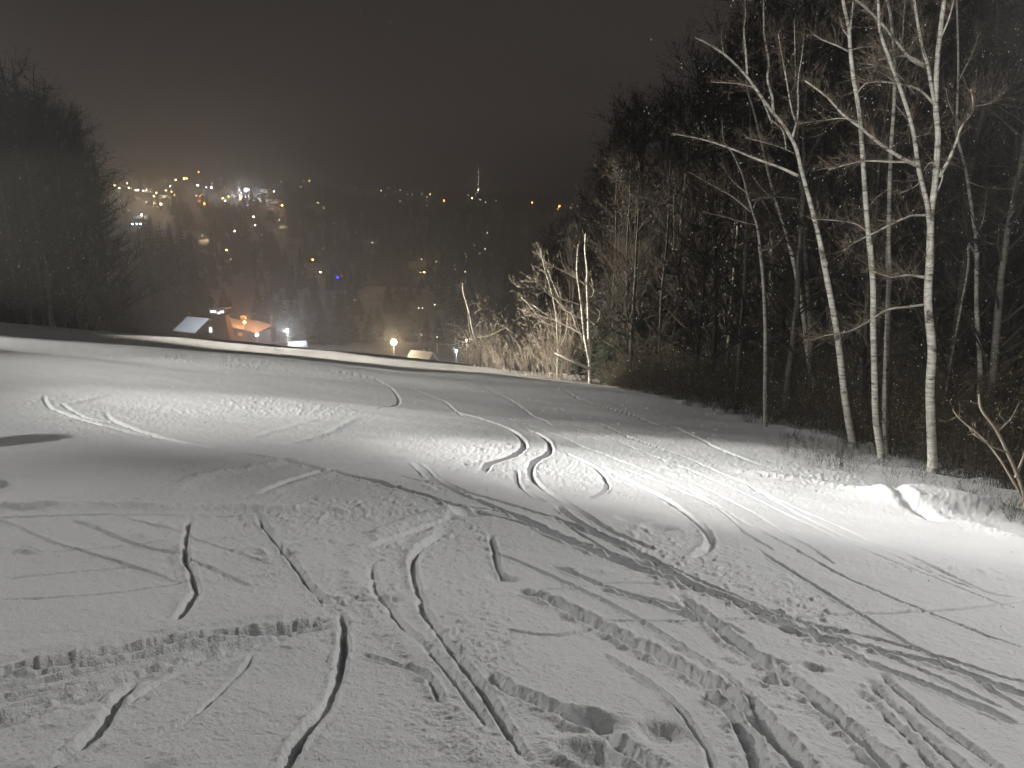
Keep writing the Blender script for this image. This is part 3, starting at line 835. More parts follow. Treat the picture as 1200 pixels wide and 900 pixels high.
print('forest', cnt)

# the deep wood behind, one mass
rngw = np.random.default_rng(44)
n = 130000
yw = 16 + 84 * rngw.random(n) ** .8
xw = np.interp(yw, [0, 16, 30, 70, 110], [26, 20, 15, 14, 16]) + rngw.random(n) ** 1.1 * (.9 * yw + 10)
zb_ = base(xw, yw); a_ = xw / yw
hmx = np.clip((np.interp(600 + 924 * a_, [600, 700, 760, 830, 900, 1200], [330, 250, 170, 90, 20, -120]) * -1 + 260) / FPX * yw + EYE - zb_, 3, 20)
bw = np.stack([xw, yw, zb_ + hmx * rngw.random(n) ** .8], 1)
dw = rngw.normal(size=(n, 3)) * .6 + np.array([0, 0, .7]); dw /= np.linalg.norm(dw, axis=1, keepdims=True)
v, f = spikes_arrays(bw, bw + dw * rngw.uniform(.6, 2.4, (n, 1)), rngw.uniform(.012, .034, n))
tag(link('deep_woods', tri_mesh('deep_woods', v, f, M_twig)), 'tangled dark branches of the deep wood behind the trees', 'woods', kind='stuff')

# ---- shrubs
def shrub_proto(idx, H, n, m_, spread, r, nleaf=0, name='bare_shrub'):
    rng = np.random.default_rng(300 + idx)
    B, T_, R_ = [], [], []
    for _ in range(n):
        p = np.array([rng.normal() * .16 * H, rng.normal() * .16 * H, -.05])
        d = np.array([rng.normal() * spread, rng.normal() * spread, 1.0]); d /= np.linalg.norm(d)
        L = H * rng.uniform(.45, 1.1)
        pts = [p]
        for s in range(4):
            d = d + rng.normal(size=3) * .13; d /= np.linalg.norm(d)
            pts.append(pts[-1] + d * L / 4)
        for s in range(4):
            B.append(pts[s]); T_.append(pts[s + 1] + (pts[s + 1] - pts[s]) * .15); R_.append(r * (1 - .2 * s))
        a_, b_, c_ = twigs_on(pts, None, 7, .12 * H, .34 * H, rw=r * .55, rng=rng)
        B += a_; T_ += b_; R_ += c_
    v, f = spikes_arrays(B, T_, R_)
    mats = [m_]; mi = np.zeros(len(f), int)
    if nleaf:
        mats.append(M_leaf)
        T2 = np.array(T_)[rng.integers(0, len(T_), nleaf)] + rng.normal(size=(nleaf, 3)) * .05
        u = rng.normal(size=(nleaf, 3)); u /= np.linalg.norm(u, axis=1, keepdims=True)
        w = np.cross(u, rng.normal(size=(nleaf, 3))); w /= np.linalg.norm(w, axis=1, keepdims=True)
        s = rng.uniform(.012, .03, (nleaf, 1))
        lv = np.stack([T2 - u * s, T2 + w * s * .6, T2 + u * s * 1.2], 1).reshape(-1, 3)
        lf = np.arange(nleaf * 3).reshape(-1, 3) + len(v)
        v = np.concatenate([v, lv]); f = np.concatenate([f, lf]); mi = np.concatenate([mi, np.ones(nleaf, int)])
    o = link(name, tri_mesh(name, v, f, mats, mi))
    tag(o, 'x x', 'shrub'); CH[o.name] = []
    return o
sp = [shrub_proto(0, 1.5, 46, M_shrub, .34, .006, 260), shrub_proto(1, 1.1, 40, M_shrub, .45, .005, 200), shrub_proto(2, 2.0, 46, M_shrub, .28, .007, 200)]
rs = random.Random(5); cnt = 0; used2 = []
while cnt < 240:
    Y = 8.2 + 30 * rs.random() ** 1.3
    X = edge_x(Y) + .45 + 11 * rs.random() ** 1.9
    if X / Y > .8 or Y > 29: continue
    if abs(X - YA * .53) < .5 and Y < YA + .2 and Y > YA - 1.2: continue
    if any((X - q[0]) ** 2 + (Y - q[1]) ** 2 < .3 for q in used2): continue
    used2.append((X, Y))
    i = rs.randrange(3); s = rs.uniform(.6, 1.35) * (.75 if X - edge_x(Y) < .9 else 1)
    put(sp[i], (X, Y, float(base(X, Y))), rs.uniform(0, 6.28), (s, s, s * rs.uniform(.85, 1.1)),
        'dark tangled leafless shrub in the undergrowth at the foot of the wood', 'undergrowth shrubs along the wood')
    cnt += 1
cnt = 0
while cnt < 56:
    Y = 8.4 + 21 * rs.random() ** 1.2; X = edge_x(Y) + rs.uniform(-.15, .7)
    if X / Y > .75 or (abs(X - YA * .53) < .4 and abs(Y - YA) < .9): continue
    s = rs.uniform(.3, .65)
    put(sp[cnt % 3], (X, Y, float(base(X, Y))), rs.uniform(0, 6.28), (s, s, s), 'low dark shrub at the very edge of the snow along the wood', 'low shrubs at the snow edge')
    cnt += 1
# leafy little shrub beside the tall birch
ls = shrub_proto(9, 1.25, 26, M_shrub, .3, .006, 620, 'leafy_shrub')
g = ground(1066, 540, 40); ls.location = (g.x, g.y + .3, g.z)
tag(ls, 'small shrub with yellowish dry leaves just left of the tallest birch foot', 'shrub')
# tan sprays of brush lit at the bend
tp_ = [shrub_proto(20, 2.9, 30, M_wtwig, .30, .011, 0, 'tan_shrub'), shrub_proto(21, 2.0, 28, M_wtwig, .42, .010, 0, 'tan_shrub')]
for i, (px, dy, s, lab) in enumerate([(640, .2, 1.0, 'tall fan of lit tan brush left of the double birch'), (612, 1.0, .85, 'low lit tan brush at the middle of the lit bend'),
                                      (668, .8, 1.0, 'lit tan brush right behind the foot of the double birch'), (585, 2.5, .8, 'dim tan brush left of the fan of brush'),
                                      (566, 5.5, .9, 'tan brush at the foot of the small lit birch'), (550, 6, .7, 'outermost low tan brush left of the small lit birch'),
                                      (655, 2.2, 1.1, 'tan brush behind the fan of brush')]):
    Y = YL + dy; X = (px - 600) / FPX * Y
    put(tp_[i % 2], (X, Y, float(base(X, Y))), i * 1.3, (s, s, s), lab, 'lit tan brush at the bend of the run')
# sprigs poking out of the snow near the birches
sg = [shrub_proto(30, .35, 9, M_shrub, .5, .0028, 0, 'snow_sprig'), shrub_proto(31, .5, 7, M_shrub, .4, .003, 0, 'snow_sprig')]
cnt = 0
while cnt < 60:
    px = rs.uniform(900, 1195); py = np.interp(px, [900, 1000, 1100, 1200], [520, 545, 572, 604]) + rs.uniform(-16, 16)
    g = ground(px, py, 40)
    if g is None: continue
    s = rs.uniform(.5, 1.1)
    put(sg[cnt % 2], (g.x, g.y, g.z + .02), rs.uniform(0, 6), (s, s, s), 'thin dark sprig poking through the snow before the birches', 'sprigs in the snow before the birches')
    cnt += 1

# ---- evergreens
def ever_proto(idx, H, nl, dens, name='evergreen_tree'):
    rng = np.random.default_rng(500 + idx)
    t = thing(name, (0, 0, 0), 'x x', 'tree')
    m = MB(); m.tube([(0, 0, -.5), (0, 0, H * .5), (0, 0, H * .97)], [H * .016, H * .010, .02], 6); trk = m.build('trunk', M_bark, t)
    V, F = [], []
    for i in range(nl):
        u = i / nl; z = H * (.06 + .92 * u)
        R_ = H * .19 * (1 - u) ** .8 * rng.uniform(.75, 1.2) + .1
        nb = max(4, int(dens * (1 - u * .6)))
        for k in range(nb):
            a = rng.random() * 6.283; L = R_ * rng.uniform(.65, 1.15)
            d = np.array([math.cos(a), math.sin(a), 0]); s = np.array([-d[1], d[0], 0])
            w = L * rng.uniform(.16, .30); dr = L * rng.uniform(.1, .5)
            p0 = np.array([0, 0, z]); p1 = p0 + d * L * .6 + np.array([0, 0, -dr * .3]); p2 = p0 + d * L - np.array([0, 0, dr])
            b = len(V)
            V += [p0, p1 + s * w, p2, p1 - s * w, p1 + np.array([0, 0, w * .4])]
            F += [(b, b + 1, b + 4), (b + 1, b + 2, b + 4), (b + 2, b + 3, b + 4), (b + 3, b, b + 4)]
            for q in range(3):
                o = p0 + (p2 - p0) * rng.uniform(.3, 1); e = o + (s * rng.choice((-1, 1)) * .5 + d * .3 + rng.normal(size=3) * .2) * L * .35 - np.array([0, 0, L * .12])
                b = len(V); V += [o, e, o - np.array([0, 0, L * .10])]; F.append((b, b + 1, b + 2))
    me = bpy.data.meshes.new('crown'); me.from_pydata([tuple(p) for p in V], [], F); me.materials.append(M_needle); me.update()
    cr = link('crown', me, t)
    CH[t.name] = [trk, cr]
    return t
EH = (16, 20, 13)
ev = [ever_proto(0, 16, 34, 13), ever_proto(1, 20, 40, 12), ever_proto(2, 13, 28, 14)]
re_ = random.Random(21)
def evergreen(px, ytop, Y, lab, grp, wide=1.0):
    X = (px - 600) / FPX * Y * .985
    gz = float(base(X, Y)); zt = EYE + (260 - ytop) / FPX * Y
    H = zt - gz
    if H < 2: return
    i = re_.randrange(3); s = H / EH[i]
    w = s * wide * re_.uniform(.9, 1.2)
    put(ev[i], (X, Y, gz - .2), re_.uniform(0, 6.28), (w, w, s), lab, grp)
for px, yt, Y in ((-60,70,62),(-15,110,60),(18,115,64),(44,140,62),(66,165,66),(84,190,68),(96,225,72),(-40,150,58),(2,170,60),(30,195,62),(56,225,64),(80,250,66),(-90,120,60),(50,138,70),(10,140,72),(70,210,66),(-15,235,58),(20,260,60),(88,275,70),(46,270,62)):
    evergreen(px, yt + 45, Y, 'dark evergreen in the black stand at the left edge of the slope', 'dark evergreens of the left stand', 1.1)
for k_ in range(44):
    px = re_.uniform(-90, 122); Y = re_.uniform(50, 74)
    yt = np.interp(px, [-90, 0, 50, 90, 126], [50, 75, 95, 130, 190]) + re_.uniform(-12, 50)
    X = (px - 600) / FPX * Y * .985; gz = float(base(X, Y)); H = EYE + (260 - yt) / FPX * Y - gz
    i_ = re_.randrange(6); q_ = H / (11, 13, 9, 14, 10, 12)[i_]
    put(protos[i_], (X, Y, gz - .2), re_.uniform(0, 6.28), (q_ * 1.2, q_ * 1.2, q_), 'dark bare tree rising from the black stand at the left edge of the slope', 'bare trees of the left stand')
for px, yt, Y in ((138,272,300),(150,265,310),(163,260,318),(176,256,325),(189,254,310),(201,258,305),(213,262,318),(224,272,325),(146,292,285),(168,282,282),(188,284,288),(206,288,284),(222,298,290),(236,304,300),(156,306,272),(178,312,270),(198,310,274),(216,318,276),(140,312,268),(230,326,280)):
    evergreen(px, yt, Y, 'dark evergreen in the rounded clump above the white roofed hall', 'evergreen clump left of the lodge', .95)
for x_, y_, H_ in ((4.5, 30.6, 4.6), (5.3, 31.8, 5.8), (4.6, 34.0, 5.2), (5.8, 34.2, 6.6), (4.7, 37.0, 6.2), (6.4, 31.6, 5.4)):  # evergreens added to keep the bend floodlight off the wood behind
    evergreen(600 + 924 * x_ / y_ / .985, 260 - 924 * (float(base(x_, y_)) + H_ - EYE) / y_, y_, 'dark young evergreen added behind the lit double birch to block its light', 'added light-blocking evergreens behind the double birch', 1.5)
# lit bare bush at the edge of the left stand
lb = [shrub_proto(40, 5.0, 60, M_wtwig, .3, .018, 0, 'bare_bush')]
for i, (px, Y, s) in enumerate(((118, 52, 1.0), (135, 54, .85), (150, 58, .6))):
    X = (px - 600) / FPX * Y
    put(lb[0], (X, Y, float(base(X, Y))), i * 2.0, (s, s, s * 1.15), ('tallest dimly lit bare bush beside the dark left stand', 'middle dimly lit bare bush beside the dark left stand', 'lowest dimly lit bush right of the two taller bushes')[i], 'lit bushes beside the left stand')

# ------------------------------------------------------------------ lamps of the town: (x, y, colour, radius px)
wW, yY, oO, bB = 'warm white', 'yellow', 'orange', 'bluish white'
def Q6(l): return [(120 + a * .18333, 190 + b * .18333, c, r) for a, b, c, r in l]
def Q1(l): return [(100 + a * .26667, 180 + b * .26667, c, r) for a, b, c, r in l]
def Q2(l): return [(370 + a * .31111, 180 + b * .31111, c, r) for a, b, c, r in l]
upper = Q6([(30,170,wW,1.1),(85,152,wW,1.5),(115,170,wW,1.1),(162,138,wW,1.3),(176,168,wW,1.0),(220,183,wW,1.0),(233,182,wW,1.3),(268,186,wW,1.1),(288,184,wW,1.),(335,222,yY,1.2),(352,200,wW,1.0),
            (290,260,wW,.8),(380,272,wW,1.6),(108,252,bB,.7),(125,252,bB,.7),(148,252,bB,.7),(175,312,wW,.9),(260,340,wW,1.6),(407,128,wW,.7),(410,183,wW,1.0),(440,158,wW,1.2),(448,192,yY,1.0),(470,214,yY,1.2),
            (475,118,yY,1.2),(528,108,yY,1.5),(545,108,yY,1.1),(620,66,oO,1.4),(605,220,yY,.9),(615,152,bB,1.5),(670,165,bB,1.0),(702,165,bB,1.5),(705,142,wW,.9),(785,165,wW,.7),(650,212,wW,.7),(658,270,oO,1.5),
            (775,236,yY,1.4),(790,250,wW,1.0),(812,225,yY,1.2),(838,195,oO,.8),(880,183,bB,1.1),(888,237,oO,1.6),(940,240,wW,.7),(970,242,wW,.9),(1038,82,oO,1.1),(1100,190,bB,1.2),(1145,125,wW,.8),(1185,112,wW,.7),(1152,280,yY,1.4)])
midl = Q1([(213,312,bB,1.2),(232,312,bB,1.2),(248,312,bB,1.2),(625,428,yY,1.1),(660,345,wW,1.0),(742,280,wW,1.3),(750,317,wW,1.0),(778,360,wW,.7),(855,295,wW,.8),(1003,468,oO,1.3),(1037,522,wW,1.0),(970,495,wW,.6),(645,468,wW,.7),(472,325,wW,.6),
           (235,648,bB,1.3),(315,536,oO,1.1),(960,120,wW,.8),(985,120,yY,1.),(950,148,wW,.7),(1020,218,wW,.8),(1050,240,wW,.7)])
ridge = Q2([(127,130,wW,.8),(152,132,wW,.9),(173,155,wW,.7),(232,135,wW,.8),(245,140,wW,1.),(273,130,wW,.7),(262,157,wW,.8),(317,138,wW,1.),(317,182,wW,.8),(345,153,wW,.8),(365,155,wW,.9),(400,152,wW,.8),(432,155,wW,1.),
            (420,165,wW,.7),(418,197,wW,.8),(484,178,oO,1.5),(573,157,wW,.8),(590,170,wW,1.1),(620,175,wW,.9),(640,185,wW,.8),(680,180,wW,.8),(815,187,oO,1.1),(917,200,oO,1.5),(912,210,yY,.9),(960,205,yY,.7),(985,200,wW,.7),(12,188,wW,.9)])
valley = Q2([(646,299,wW,.8),(638,360,wW,.9),(598,348,wW,.7),(215,337,wW,.9),(400,402,wW,.8),(455,410,wW,.7),(410,450,yY,1.0),(395,451,yY,.8),(563,450,wW,.8),(390,590,wW,.7),(405,590,wW,.7),(450,577,wW,.8),(20,448,wW,1.),(400,695,wW,.7),(460,705,wW,.7),(150,560,wW,.6)])
ECOL = {wW: (1, .80, .52), yY: (1, .66, .22), oO: (1, .40, .09), bB: (.72, .86, 1)}
EM = {k: mat('lamp_' + k.replace(' ', '_'), (.8, .8, .8), .4, emit=v, strength=31 if k != oO else 28) for k, v in ECOL.items()}
EMD = {k: mat('dim_lamp_' + k.replace(' ', '_'), (.8, .8, .8), .4, emit=v, strength=11) for k, v in ECOL.items()}
LAMPS = []
def lamp(px, py, c, r, lab, grp, h=8.0, far=1250.0):
    Y = None
    for _ in range(2):
        g = ground(px, py + (h * FPX / (Y or 900)), far, 100)
        if g is None: break
        Y = g.y
    if g is None or g.y > 1150:
        Y = 1130 if g is None else g.y
        p = at(px, py, Y); g = Vector((p.x, p.y, float(base(p.x, p.y))))
        h2 = max(p.z - g.z, 4)
    else:
        h2 = h
    dist = g.length
    R_ = r * dist / FPX * (.85 if r >= .95 else .72)
    m = MB()
    m.tube([(0, 0, -.4), (0, 0, h2 * .6), (0, 0, h2 - R_ * .6)], [.18, .14, .1], 5, 0)
    m.ball((0, -.4, h2), R_, 1, 8, 6, .9)
    m.box((0, -.2, h2 + R_ * .95), (R_ * .9, R_ * 1.4, R_ * .18), 0)
    o = m.build('street_lamp', [M_metal, (EM if r >= .95 else EMD)[c]], loc=g)
    tag(o, lab, 'street lamp', grp)
    LAMPS.append((px, py, g.y))
    return o
for px, py, c, r in upper:
    side = 'along the upper left town road' if px < 210 else 'in the town on the hilltop above the lodge'
    lamp(px, py, c, r, f"{'dim' if r < .95 else 'bright'} {c} street lamp {side}", f"{'dim' if r < .95 else 'bright'} {c} lamps {side}")
for px, py, c, r in midl:
    if py > 330:
        lamp(px, py, c, r, 'lone bluish white lamp beside the dark evergreens left of the white roofed hall' if c == bB else 'small orange lamp over the dark evergreen clump', None, far=1250)
    else:
        lamp(px, py, c, r, f"{'dim' if r < .95 else 'bright'} {c} street lamp among the dark trees of the hillside", f"{'dim' if r < .95 else 'bright'} {c} hillside lamps")
for px, py, c, r in ridge:
    lamp(px, py, c, r, f"{'tiny dim' if r < .95 else 'clear'} {c} lamp in the row on the far ridge", f"{'dim' if r < .95 else 'clear'} {c} lamps on the far ridge")
for px, py, c, r in valley:
    lamp(px, py, c, r, f"{'dim' if r < .95 else 'clear'} {c} lamp in the dark woods at the middle of the valley", f"{'dim' if r < .95 else 'clear'} {c} lamps in the valley woods")
EM['big'] = mat('lamp_stadium', (.8, .8, .8), .4, emit=(.86, .93, 1), strength=420)
EM['blue'] = mat('lamp_blue', (.1, .1, .8), .4, emit=(.03, .03, 1), strength=14)
lamp(289.6, 223.4, 'big', 2.6, 'largest glaring white lamp among the hilltop town lights', None)
lamp(396.5, 326.5, 'blue', 1.7, 'only deep blue lamp shining among the valley woods', None)

# lit mast on the ridge
Ym = 1080.0; pb = at(560.5, 236, Ym); gz = float(base(pb.x, pb.y)); topz = at(560.5, 193, Ym).z
t = thing('radio_mast', (pb.x, pb.y, gz), 'tall slender lit mast rising above the far ridge', 'mast')
m = MB(); hm = topz - gz
for k in range(3):
    a = k * 2.094
    m.tube([(2.6 * math.cos(a), 2.6 * math.sin(a), -1), (.5 * math.cos(a), .5 * math.sin(a), hm * .45), (.3 * math.cos(a), .3 * math.sin(a), hm)], [.35, .28, .2], 4)
for i in range(14):
    z = hm * i / 14; s = 2.6 + (.5 - 2.6) * min(1, z / (hm * .45))
    m.box((0, 0, z), (s * 1.5, s * 1.2, .25))
m.build('lattice', mat('mast_paint', (.6, .6, .58), .5, emit=None), t, sm=False)
m = MB(); m.ball((0, -1, hm * .32), 1.1); m.ball((1.5, -1, hm * .22), .9); m.build('mast_lights', EM[wW], t)
def point(loc, e, col, r=.4, name='lamp_glow'):
    l = bpy.data.lights.new(name, 'POINT'); l.energy = e; l.color = col; l.shadow_soft_size = r
    o = bpy.data.objects.new(name, l); COL.objects.link(o); o.location = loc; return o
def spot2(loc, tg, e, sz, col, bl=.6, r=.4): return spot(loc, tg, e, sz, bl, col, r)
spot2(Vector((pb.x, pb.y - 14, gz + 1)), (pb.x, pb.y, gz + hm * .6), 900000, 60, (1, .93, .85))

# ------------------------------------------------------------------ the base lodge in the valley
YH = 245.0
def hb(px, py, Y=YH): return at(px, py, Y)
def house(loc, rz, w, d, hw, hr, label, grp=None, wallm=M_wall, lit=2, name='house', over=.5, cat='house', chim=True):
    t = thing(name, loc, label, cat, grp, rz)
    m = MB(); m.box((0, 0, hw / 2 - .6), (w, d, hw + 1.2))
    m.add([(-w/2, -d/2, hw), (-w/2, d/2, hw), (-w/2, 0, hw + hr - .05), (w/2, -d/2, hw), (w/2, d/2, hw), (w/2, 0, hw + hr - .05)], [(0, 2, 1), (3, 4, 5)])
    m.build('wall', wallm, t, sm=False)
    m = MB(); th = .35; e = over; k = hr / (d / 2)
    for sgn in (-1, 1):
        a = (0, hw + hr); b = (sgn * (d / 2 + e), hw - e * k)
        P = [(-w/2-e, a[0], a[1]), (w/2+e, a[0], a[1]), (w/2+e, b[0], b[1]), (-w/2-e, b[0], b[1])]
        P2 = [(x, y, z + th) for x, y, z in P]
        m.add(P + P2, [(0, 1, 2, 3), (7, 6, 5, 4), (0, 4, 5, 1), (1, 5, 6, 2), (2, 6, 7, 3), (3, 7, 4, 0)])
    rf_ = m.build('roof', M_roofsnow, t, sm=False)
    if chim:
        m = MB(); m.box((w * .22, d * .1, hw + hr + .3), (.8, .8, 1.8)); m.build('chimney', M_wood, rf_, sm=False)
    m = MB(); m.box((w * .3, -d / 2 - .05, 1.0), (1.0, .1, 2.0)); m.build('door', M_wood, t, sm=False)
    n = max(2, int(w / 3))
    for i in range(n):
        x = -w / 2 + w * (i + .5) / n
        if abs(x - w * .3) < 1.2: continue
        m = MB(); m.box((x, -d / 2 - .06, hw * .6), (1.2, .12, 1.1)); fr = m.build('window', M_wood, t, sm=False)
        m = MB(); m.box((x, -d / 2 - .13, hw * .6), (.95, .04, .9)); m.build('pane', M_glass_lit if i < lit else M_metal, fr, sm=False)
    return t
def on_ground(px, Y):
    X = (px - 600) / FPX * Y
    return Vector((X, Y, float(base(X, Y))))
# hall with the white roof
p = on_ground(231, YH); zr = hb(231, 383).z
house((p.x, p.y, zr - 4.0), math.radians(-32), 9.5, 10.0, 3.2, 3.4, 'hall with a bright bluish white snow roof left of the dark tower', None, M_wood, 0, 'hall', .5, 'hall', False)
lp_ = hb(226, 360, YH - 12)
spot2(lp_ + Vector((-3, -3, 7)), hb(231, 381), 13000, 55, (.80, .90, 1.0))
# dark tower
p = on_ground(257, YH - 4); zt = hb(257, 369, YH - 4).z; zb = hb(257, 398, YH - 4).z
t = thing('lift_tower', (p.x, p.y, zb), 'dark tapered tower with white lamps on top between the two roofs', 'tower')
m = MB(); hh = zt - zb
m.box((0, 0, hh / 2 - 1), (7.6, 5.4, hh + 2), taper=.56); m.build('tower_body', M_wood, t, sm=False)
m = MB(); m.box((0, 0, hh + .15), (5.4, 4.2, .3)); m.build('platform', M_wood, t, sm=False)
M_panel = mat('white_lamp_panel', (.8, .8, .8), .4, emit=(.88, .94, 1), strength=2.6)
for x, z, w in ((-1.3, .95, 1.7), (1.35, .85, 1.1), (0.3, .55, .9)):
    m = MB(); m.box((x, -2.0, hh + .3 + z), (w, .15, .75)); m.build('lamp_panel', M_panel, t, sm=False)
for x in (-2.5, 0, 2.5):
    m = MB(); m.tube([(x, -1.9, hh + .3), (x, -1.9, hh + 2.0)], [.08, .08], 6); m.build('post', M_metal, t)
m = MB(); m.box((0, 0, hh + 2.05), (5.4, 4.2, .18)); m.build('canopy', M_roofsnow, t, sm=False)
m = MB(); m.box((-2.3, -2.55, 3.4), (.8, .3, 1.6)); m.build('door', M_panel, t, sm=False)
# lodge under orange light
def poly_roof(m, P, th=.35):
    P = [Vector(q) for q in P]; n = len(P)
    m.add(P + [q + Vector((0, 0, th)) for q in P], [tuple(range(n)), tuple(range(2 * n - 1, n - 1, -1))] + [(i, i + n, (i + 1) % n + n, (i + 1) % n) for i in range(n)])
O = on_ground(292, YH + 4); zb = hb(292, 399, YH + 4).z
t = thing('lodge', (O.x, O.y, zb), 'long lodge with swooping snow roofs glowing orange right of the tower', 'lodge')
B0 = Vector((O.x, O.y, zb))
def L_(px, py, dy): return hb(px, py, YH + 4 + dy) - B0
m = MB(); m.box((-.2, 5, 1.2), (12, 7, 4.4)); m.build('wall', M_wood, t, sm=False)
m = MB(); poly_roof(m, [L_(286,376.5,5), L_(301,376.5,6), L_(318,382,2), L_(301,391,-3), L_(285,386,-1)]); m.build('roof', M_roofsnow, t, sm=False)
m = MB(); poly_roof(m, [L_(265.5,372,4), L_(286,377.5,4.5), L_(285,386.5,-1.2), L_(269,382.5,-3)]); m.build('roof', M_roofsnow, t, sm=False)
m = MB(); m.box(tuple(L_(287, 375, 5.5)), (1.8, 1.8, 3)); m.build('chimney', M_wall, t, sm=False)
m = MB(); m.box((4.4, 1.4, 1.2), (1.4, .2, 2.2)); m.build('door', M_wood, t, sm=False)
for x in (-4,):
    m = MB(); m.box((x, 1.42, 1.8), (1.4, .15, 1.1)); m.build('window', M_glass_lit, t, sm=False)
q = hb(286.5, 377.6, YH - 1)
m = MB(); m.tube([(0, 0, -8), (0, 0, -.3)], [.12, .1], 6, 0); m.ball((0, 0, 0), .45, 1)
tag(m.build('lamp_post', [M_metal, EM[oO]], loc=q), 'orange lamp on a post in front of the orange lit lodge roof', 'lamp post')
point(q + Vector((0, -1.2, 1.5)), 2600, (1, .42, .13), .4)
spot2(hb(283, 362, YH - 12), hb(292, 384), 13000, 75, (1, .40, .13))
spot2(hb(300, 366, YH + 14), hb(300, 350, YH + 24), 6000, 90, (1, .45, .2))
# white lamp at the lodge foot and the lamp over the lit yard
def yard_lamp(px, py, Y, lab, em, r, e, col, h=None):
    q = at(px, py, Y); gz = float(base(q.x, q.y)); h = max(q.z - gz, 1.2)
    m = MB(); m.tube([(0, 0, -h - .3), (0, 0, -.2)], [.12, .09], 6, 0); m.ball((0, 0, 0), r, 1, 10, 7)
    m.box((0, .1, r + .1), (r * 1.6, r * 1.6, .12), 0)
    tag(m.build('lamp_post', [M_metal, em], loc=q), lab, 'lamp post')
    point(q + Vector((0, -r - .5, -.1)), e, col, .3)
yard_lamp(301, 392.3, YH - 12, 'small white lamp under the right end of the orange lodge roof', EM[bB], .42, 900, (.9, .95, 1))
yard_lamp(336.5, 387, 232, 'white lamp over the bright snow yard right of the lodge', EM[bB], .42, 5200, (.86, .92, 1))
yard_lamp(461.5, 401, 205, 'brightest warm lamp glaring low in the valley beyond the crest', mat('lamp_glare', (.8, .8, .8), .4, emit=(1, .80, .55), strength=60), .75, 3800, (1, .74, .45))
yard_lamp(547, 399, 200, 'small white lamp behind the small lit birch', EM[wW], .28, 700, (1, .9, .75))
yard_lamp(535, 411, 195, 'lower white lamp on the run beyond the crest', EM[bB], .25, 900, (.95, .97, 1))
# low huts and snow machine at the yard
p = on_ground(346, 236)
house((p.x, p.y, p.z), .3, 5, 3.5, 2.2, 1.2, 'small hut with a lit front beside the white yard lamp', None, M_wall, 2, 'hut', .3, 'hut', False)
p = on_ground(493, 204)
house((p.x, p.y, p.z), -.5, 6, 5, 2.4, 2.2, 'small snow roofed house right of the brightest warm lamp', None, M_wood, 1, 'house', .5, 'house')
# far houses in the town
k = 0
for px, py, lab in [(240, 243, 'orange lit house wall on the dark hillside'), (325, 243, 'house with a dim orange front below the hilltop lights'), (150, 236, 'leftmost snow roofed house on the upper town road'), (172, 231, 'snow roofed house midway along the upper town road'),
                    (195, 238, 'snow roofed house at the right end of the upper town road'), (168, 262, 'long building with a row of three bluish lamps'), (335, 273, 'house beside the lit lane down the hillside'),
                    (345, 291, 'lower house beside the lit lane down the hillside'), (243, 293, 'dim house with a snowy yard among hillside trees'), (370, 322, 'house near the blue lamp'), (436, 292, 'snow roofed house among valley trees'),
                    (490, 320, 'house with a lit yellow strip in the valley woods'), (441, 352, 'small house lowest in the valley woods'), (310, 230, 'house under the glaring hilltop lamp'), (262, 230, 'house beside the bluish hilltop lamps')]:
    g = ground(px, py, 1250, 150)
    if g is None: continue
    s = .95
    house(g, random.uniform(-.5, .5), 11 * s, 8 * s, 4 * s, 3 * s, lab, None, M_wall, 2 if k % 3 == 0 else 1, 'house', .6, 'house')
    LAMPS.append((px, py - 3, g.y)); k += 1
def pool(px, py, e, col, up=9):
    g = ground(px, py, 1250, 150)
    if g: point(g + Vector((0, -6, up)), e * .033, col, .6, 'street_lamp_light')
WC = (1, .72, .42)
for px, py, e, c in ((140,228,9,WC),(155,232,9,WC),(170,234,12,WC),(185,240,12,WC),(198,238,10,WC),(160,246,8,WC),(175,248,9,WC),(190,253,9,WC),(205,256,7,WC),(239,242,16,(1,.33,.12)),(323,244,8,(1,.42,.2)),
                     (333,272,7,WC),(345,290,5,WC),(243,292,5,WC),(318,243,5,(1,.6,.4)),(432,291,1.2,WC),(492,321,.7,(1,.8,.3)),(442,352,.6,WC),(390,327,1,WC),(286,236,9,(1,.6,.35)),(168,264,5,(.8,.9,1))):
    pool(px, py, e * 9000, c)

# ------------------------------------------------------------------ woods of the valley and the far hill
def top_limit(px, Y, wpx):
    m = -999
    for lx, ly, lY in LAMPS:
        if Y < lY + 15 and abs(px - lx) < wpx + 2.5: m = max(m, ly + 4)
    return m
def clear(px, py, Y, wpx):
    for lx, ly, lY in LAMPS:
        if Y < lY + 15 and abs(px - lx) < wpx + 2.0 and py < ly + 2.5: return False
    return True
LANES = [((125,215),(205,245),9), ((150,250),(210,262),6), ((310,243),(350,295),7), ((232,235),(248,250),6)]
def in_lane(px, py):
    for (ax, ay), (bx, by), w in LANES:
        t = max(0, min(1, ((px-ax)*(bx-ax)+(py-ay)*(by-ay))/((bx-ax)**2+(by-ay)**2)))
        if math.hypot(px-ax-t*(bx-ax), (py-ay-t*(by-ay)) * 1.6) < w: return True
    return False
rw_ = random.Random(77)
n = 0; tries = 0
while n < 200 and tries < 6000:
    tries += 1
    Y = 255 + 260 * rw_.random() ** 1.3; px = rw_.uniform(120, 760)
    X = (px - 600) / FPX * Y
    gz = float(base(X, Y)); H = rw_.uniform(11, 21)
    _, yt = project((X, Y, gz + H)); _, yb = project((X, Y, gz))
    lim = top_limit(px, Y, H * .2 * FPX / Y)
    if yt < lim:
        yt = lim + rw_.uniform(0, 5)
        if EYE + (260 - yt) / FPX * Y - gz < 4: continue
    if in_lane(px, (yt + yb) / 2): continue
    evergreen(px, yt, Y, 'dark hazy evergreen in the valley woods below the town', 'evergreens in the valley woods', 1.25)
    n += 1
print('valley trees', n)
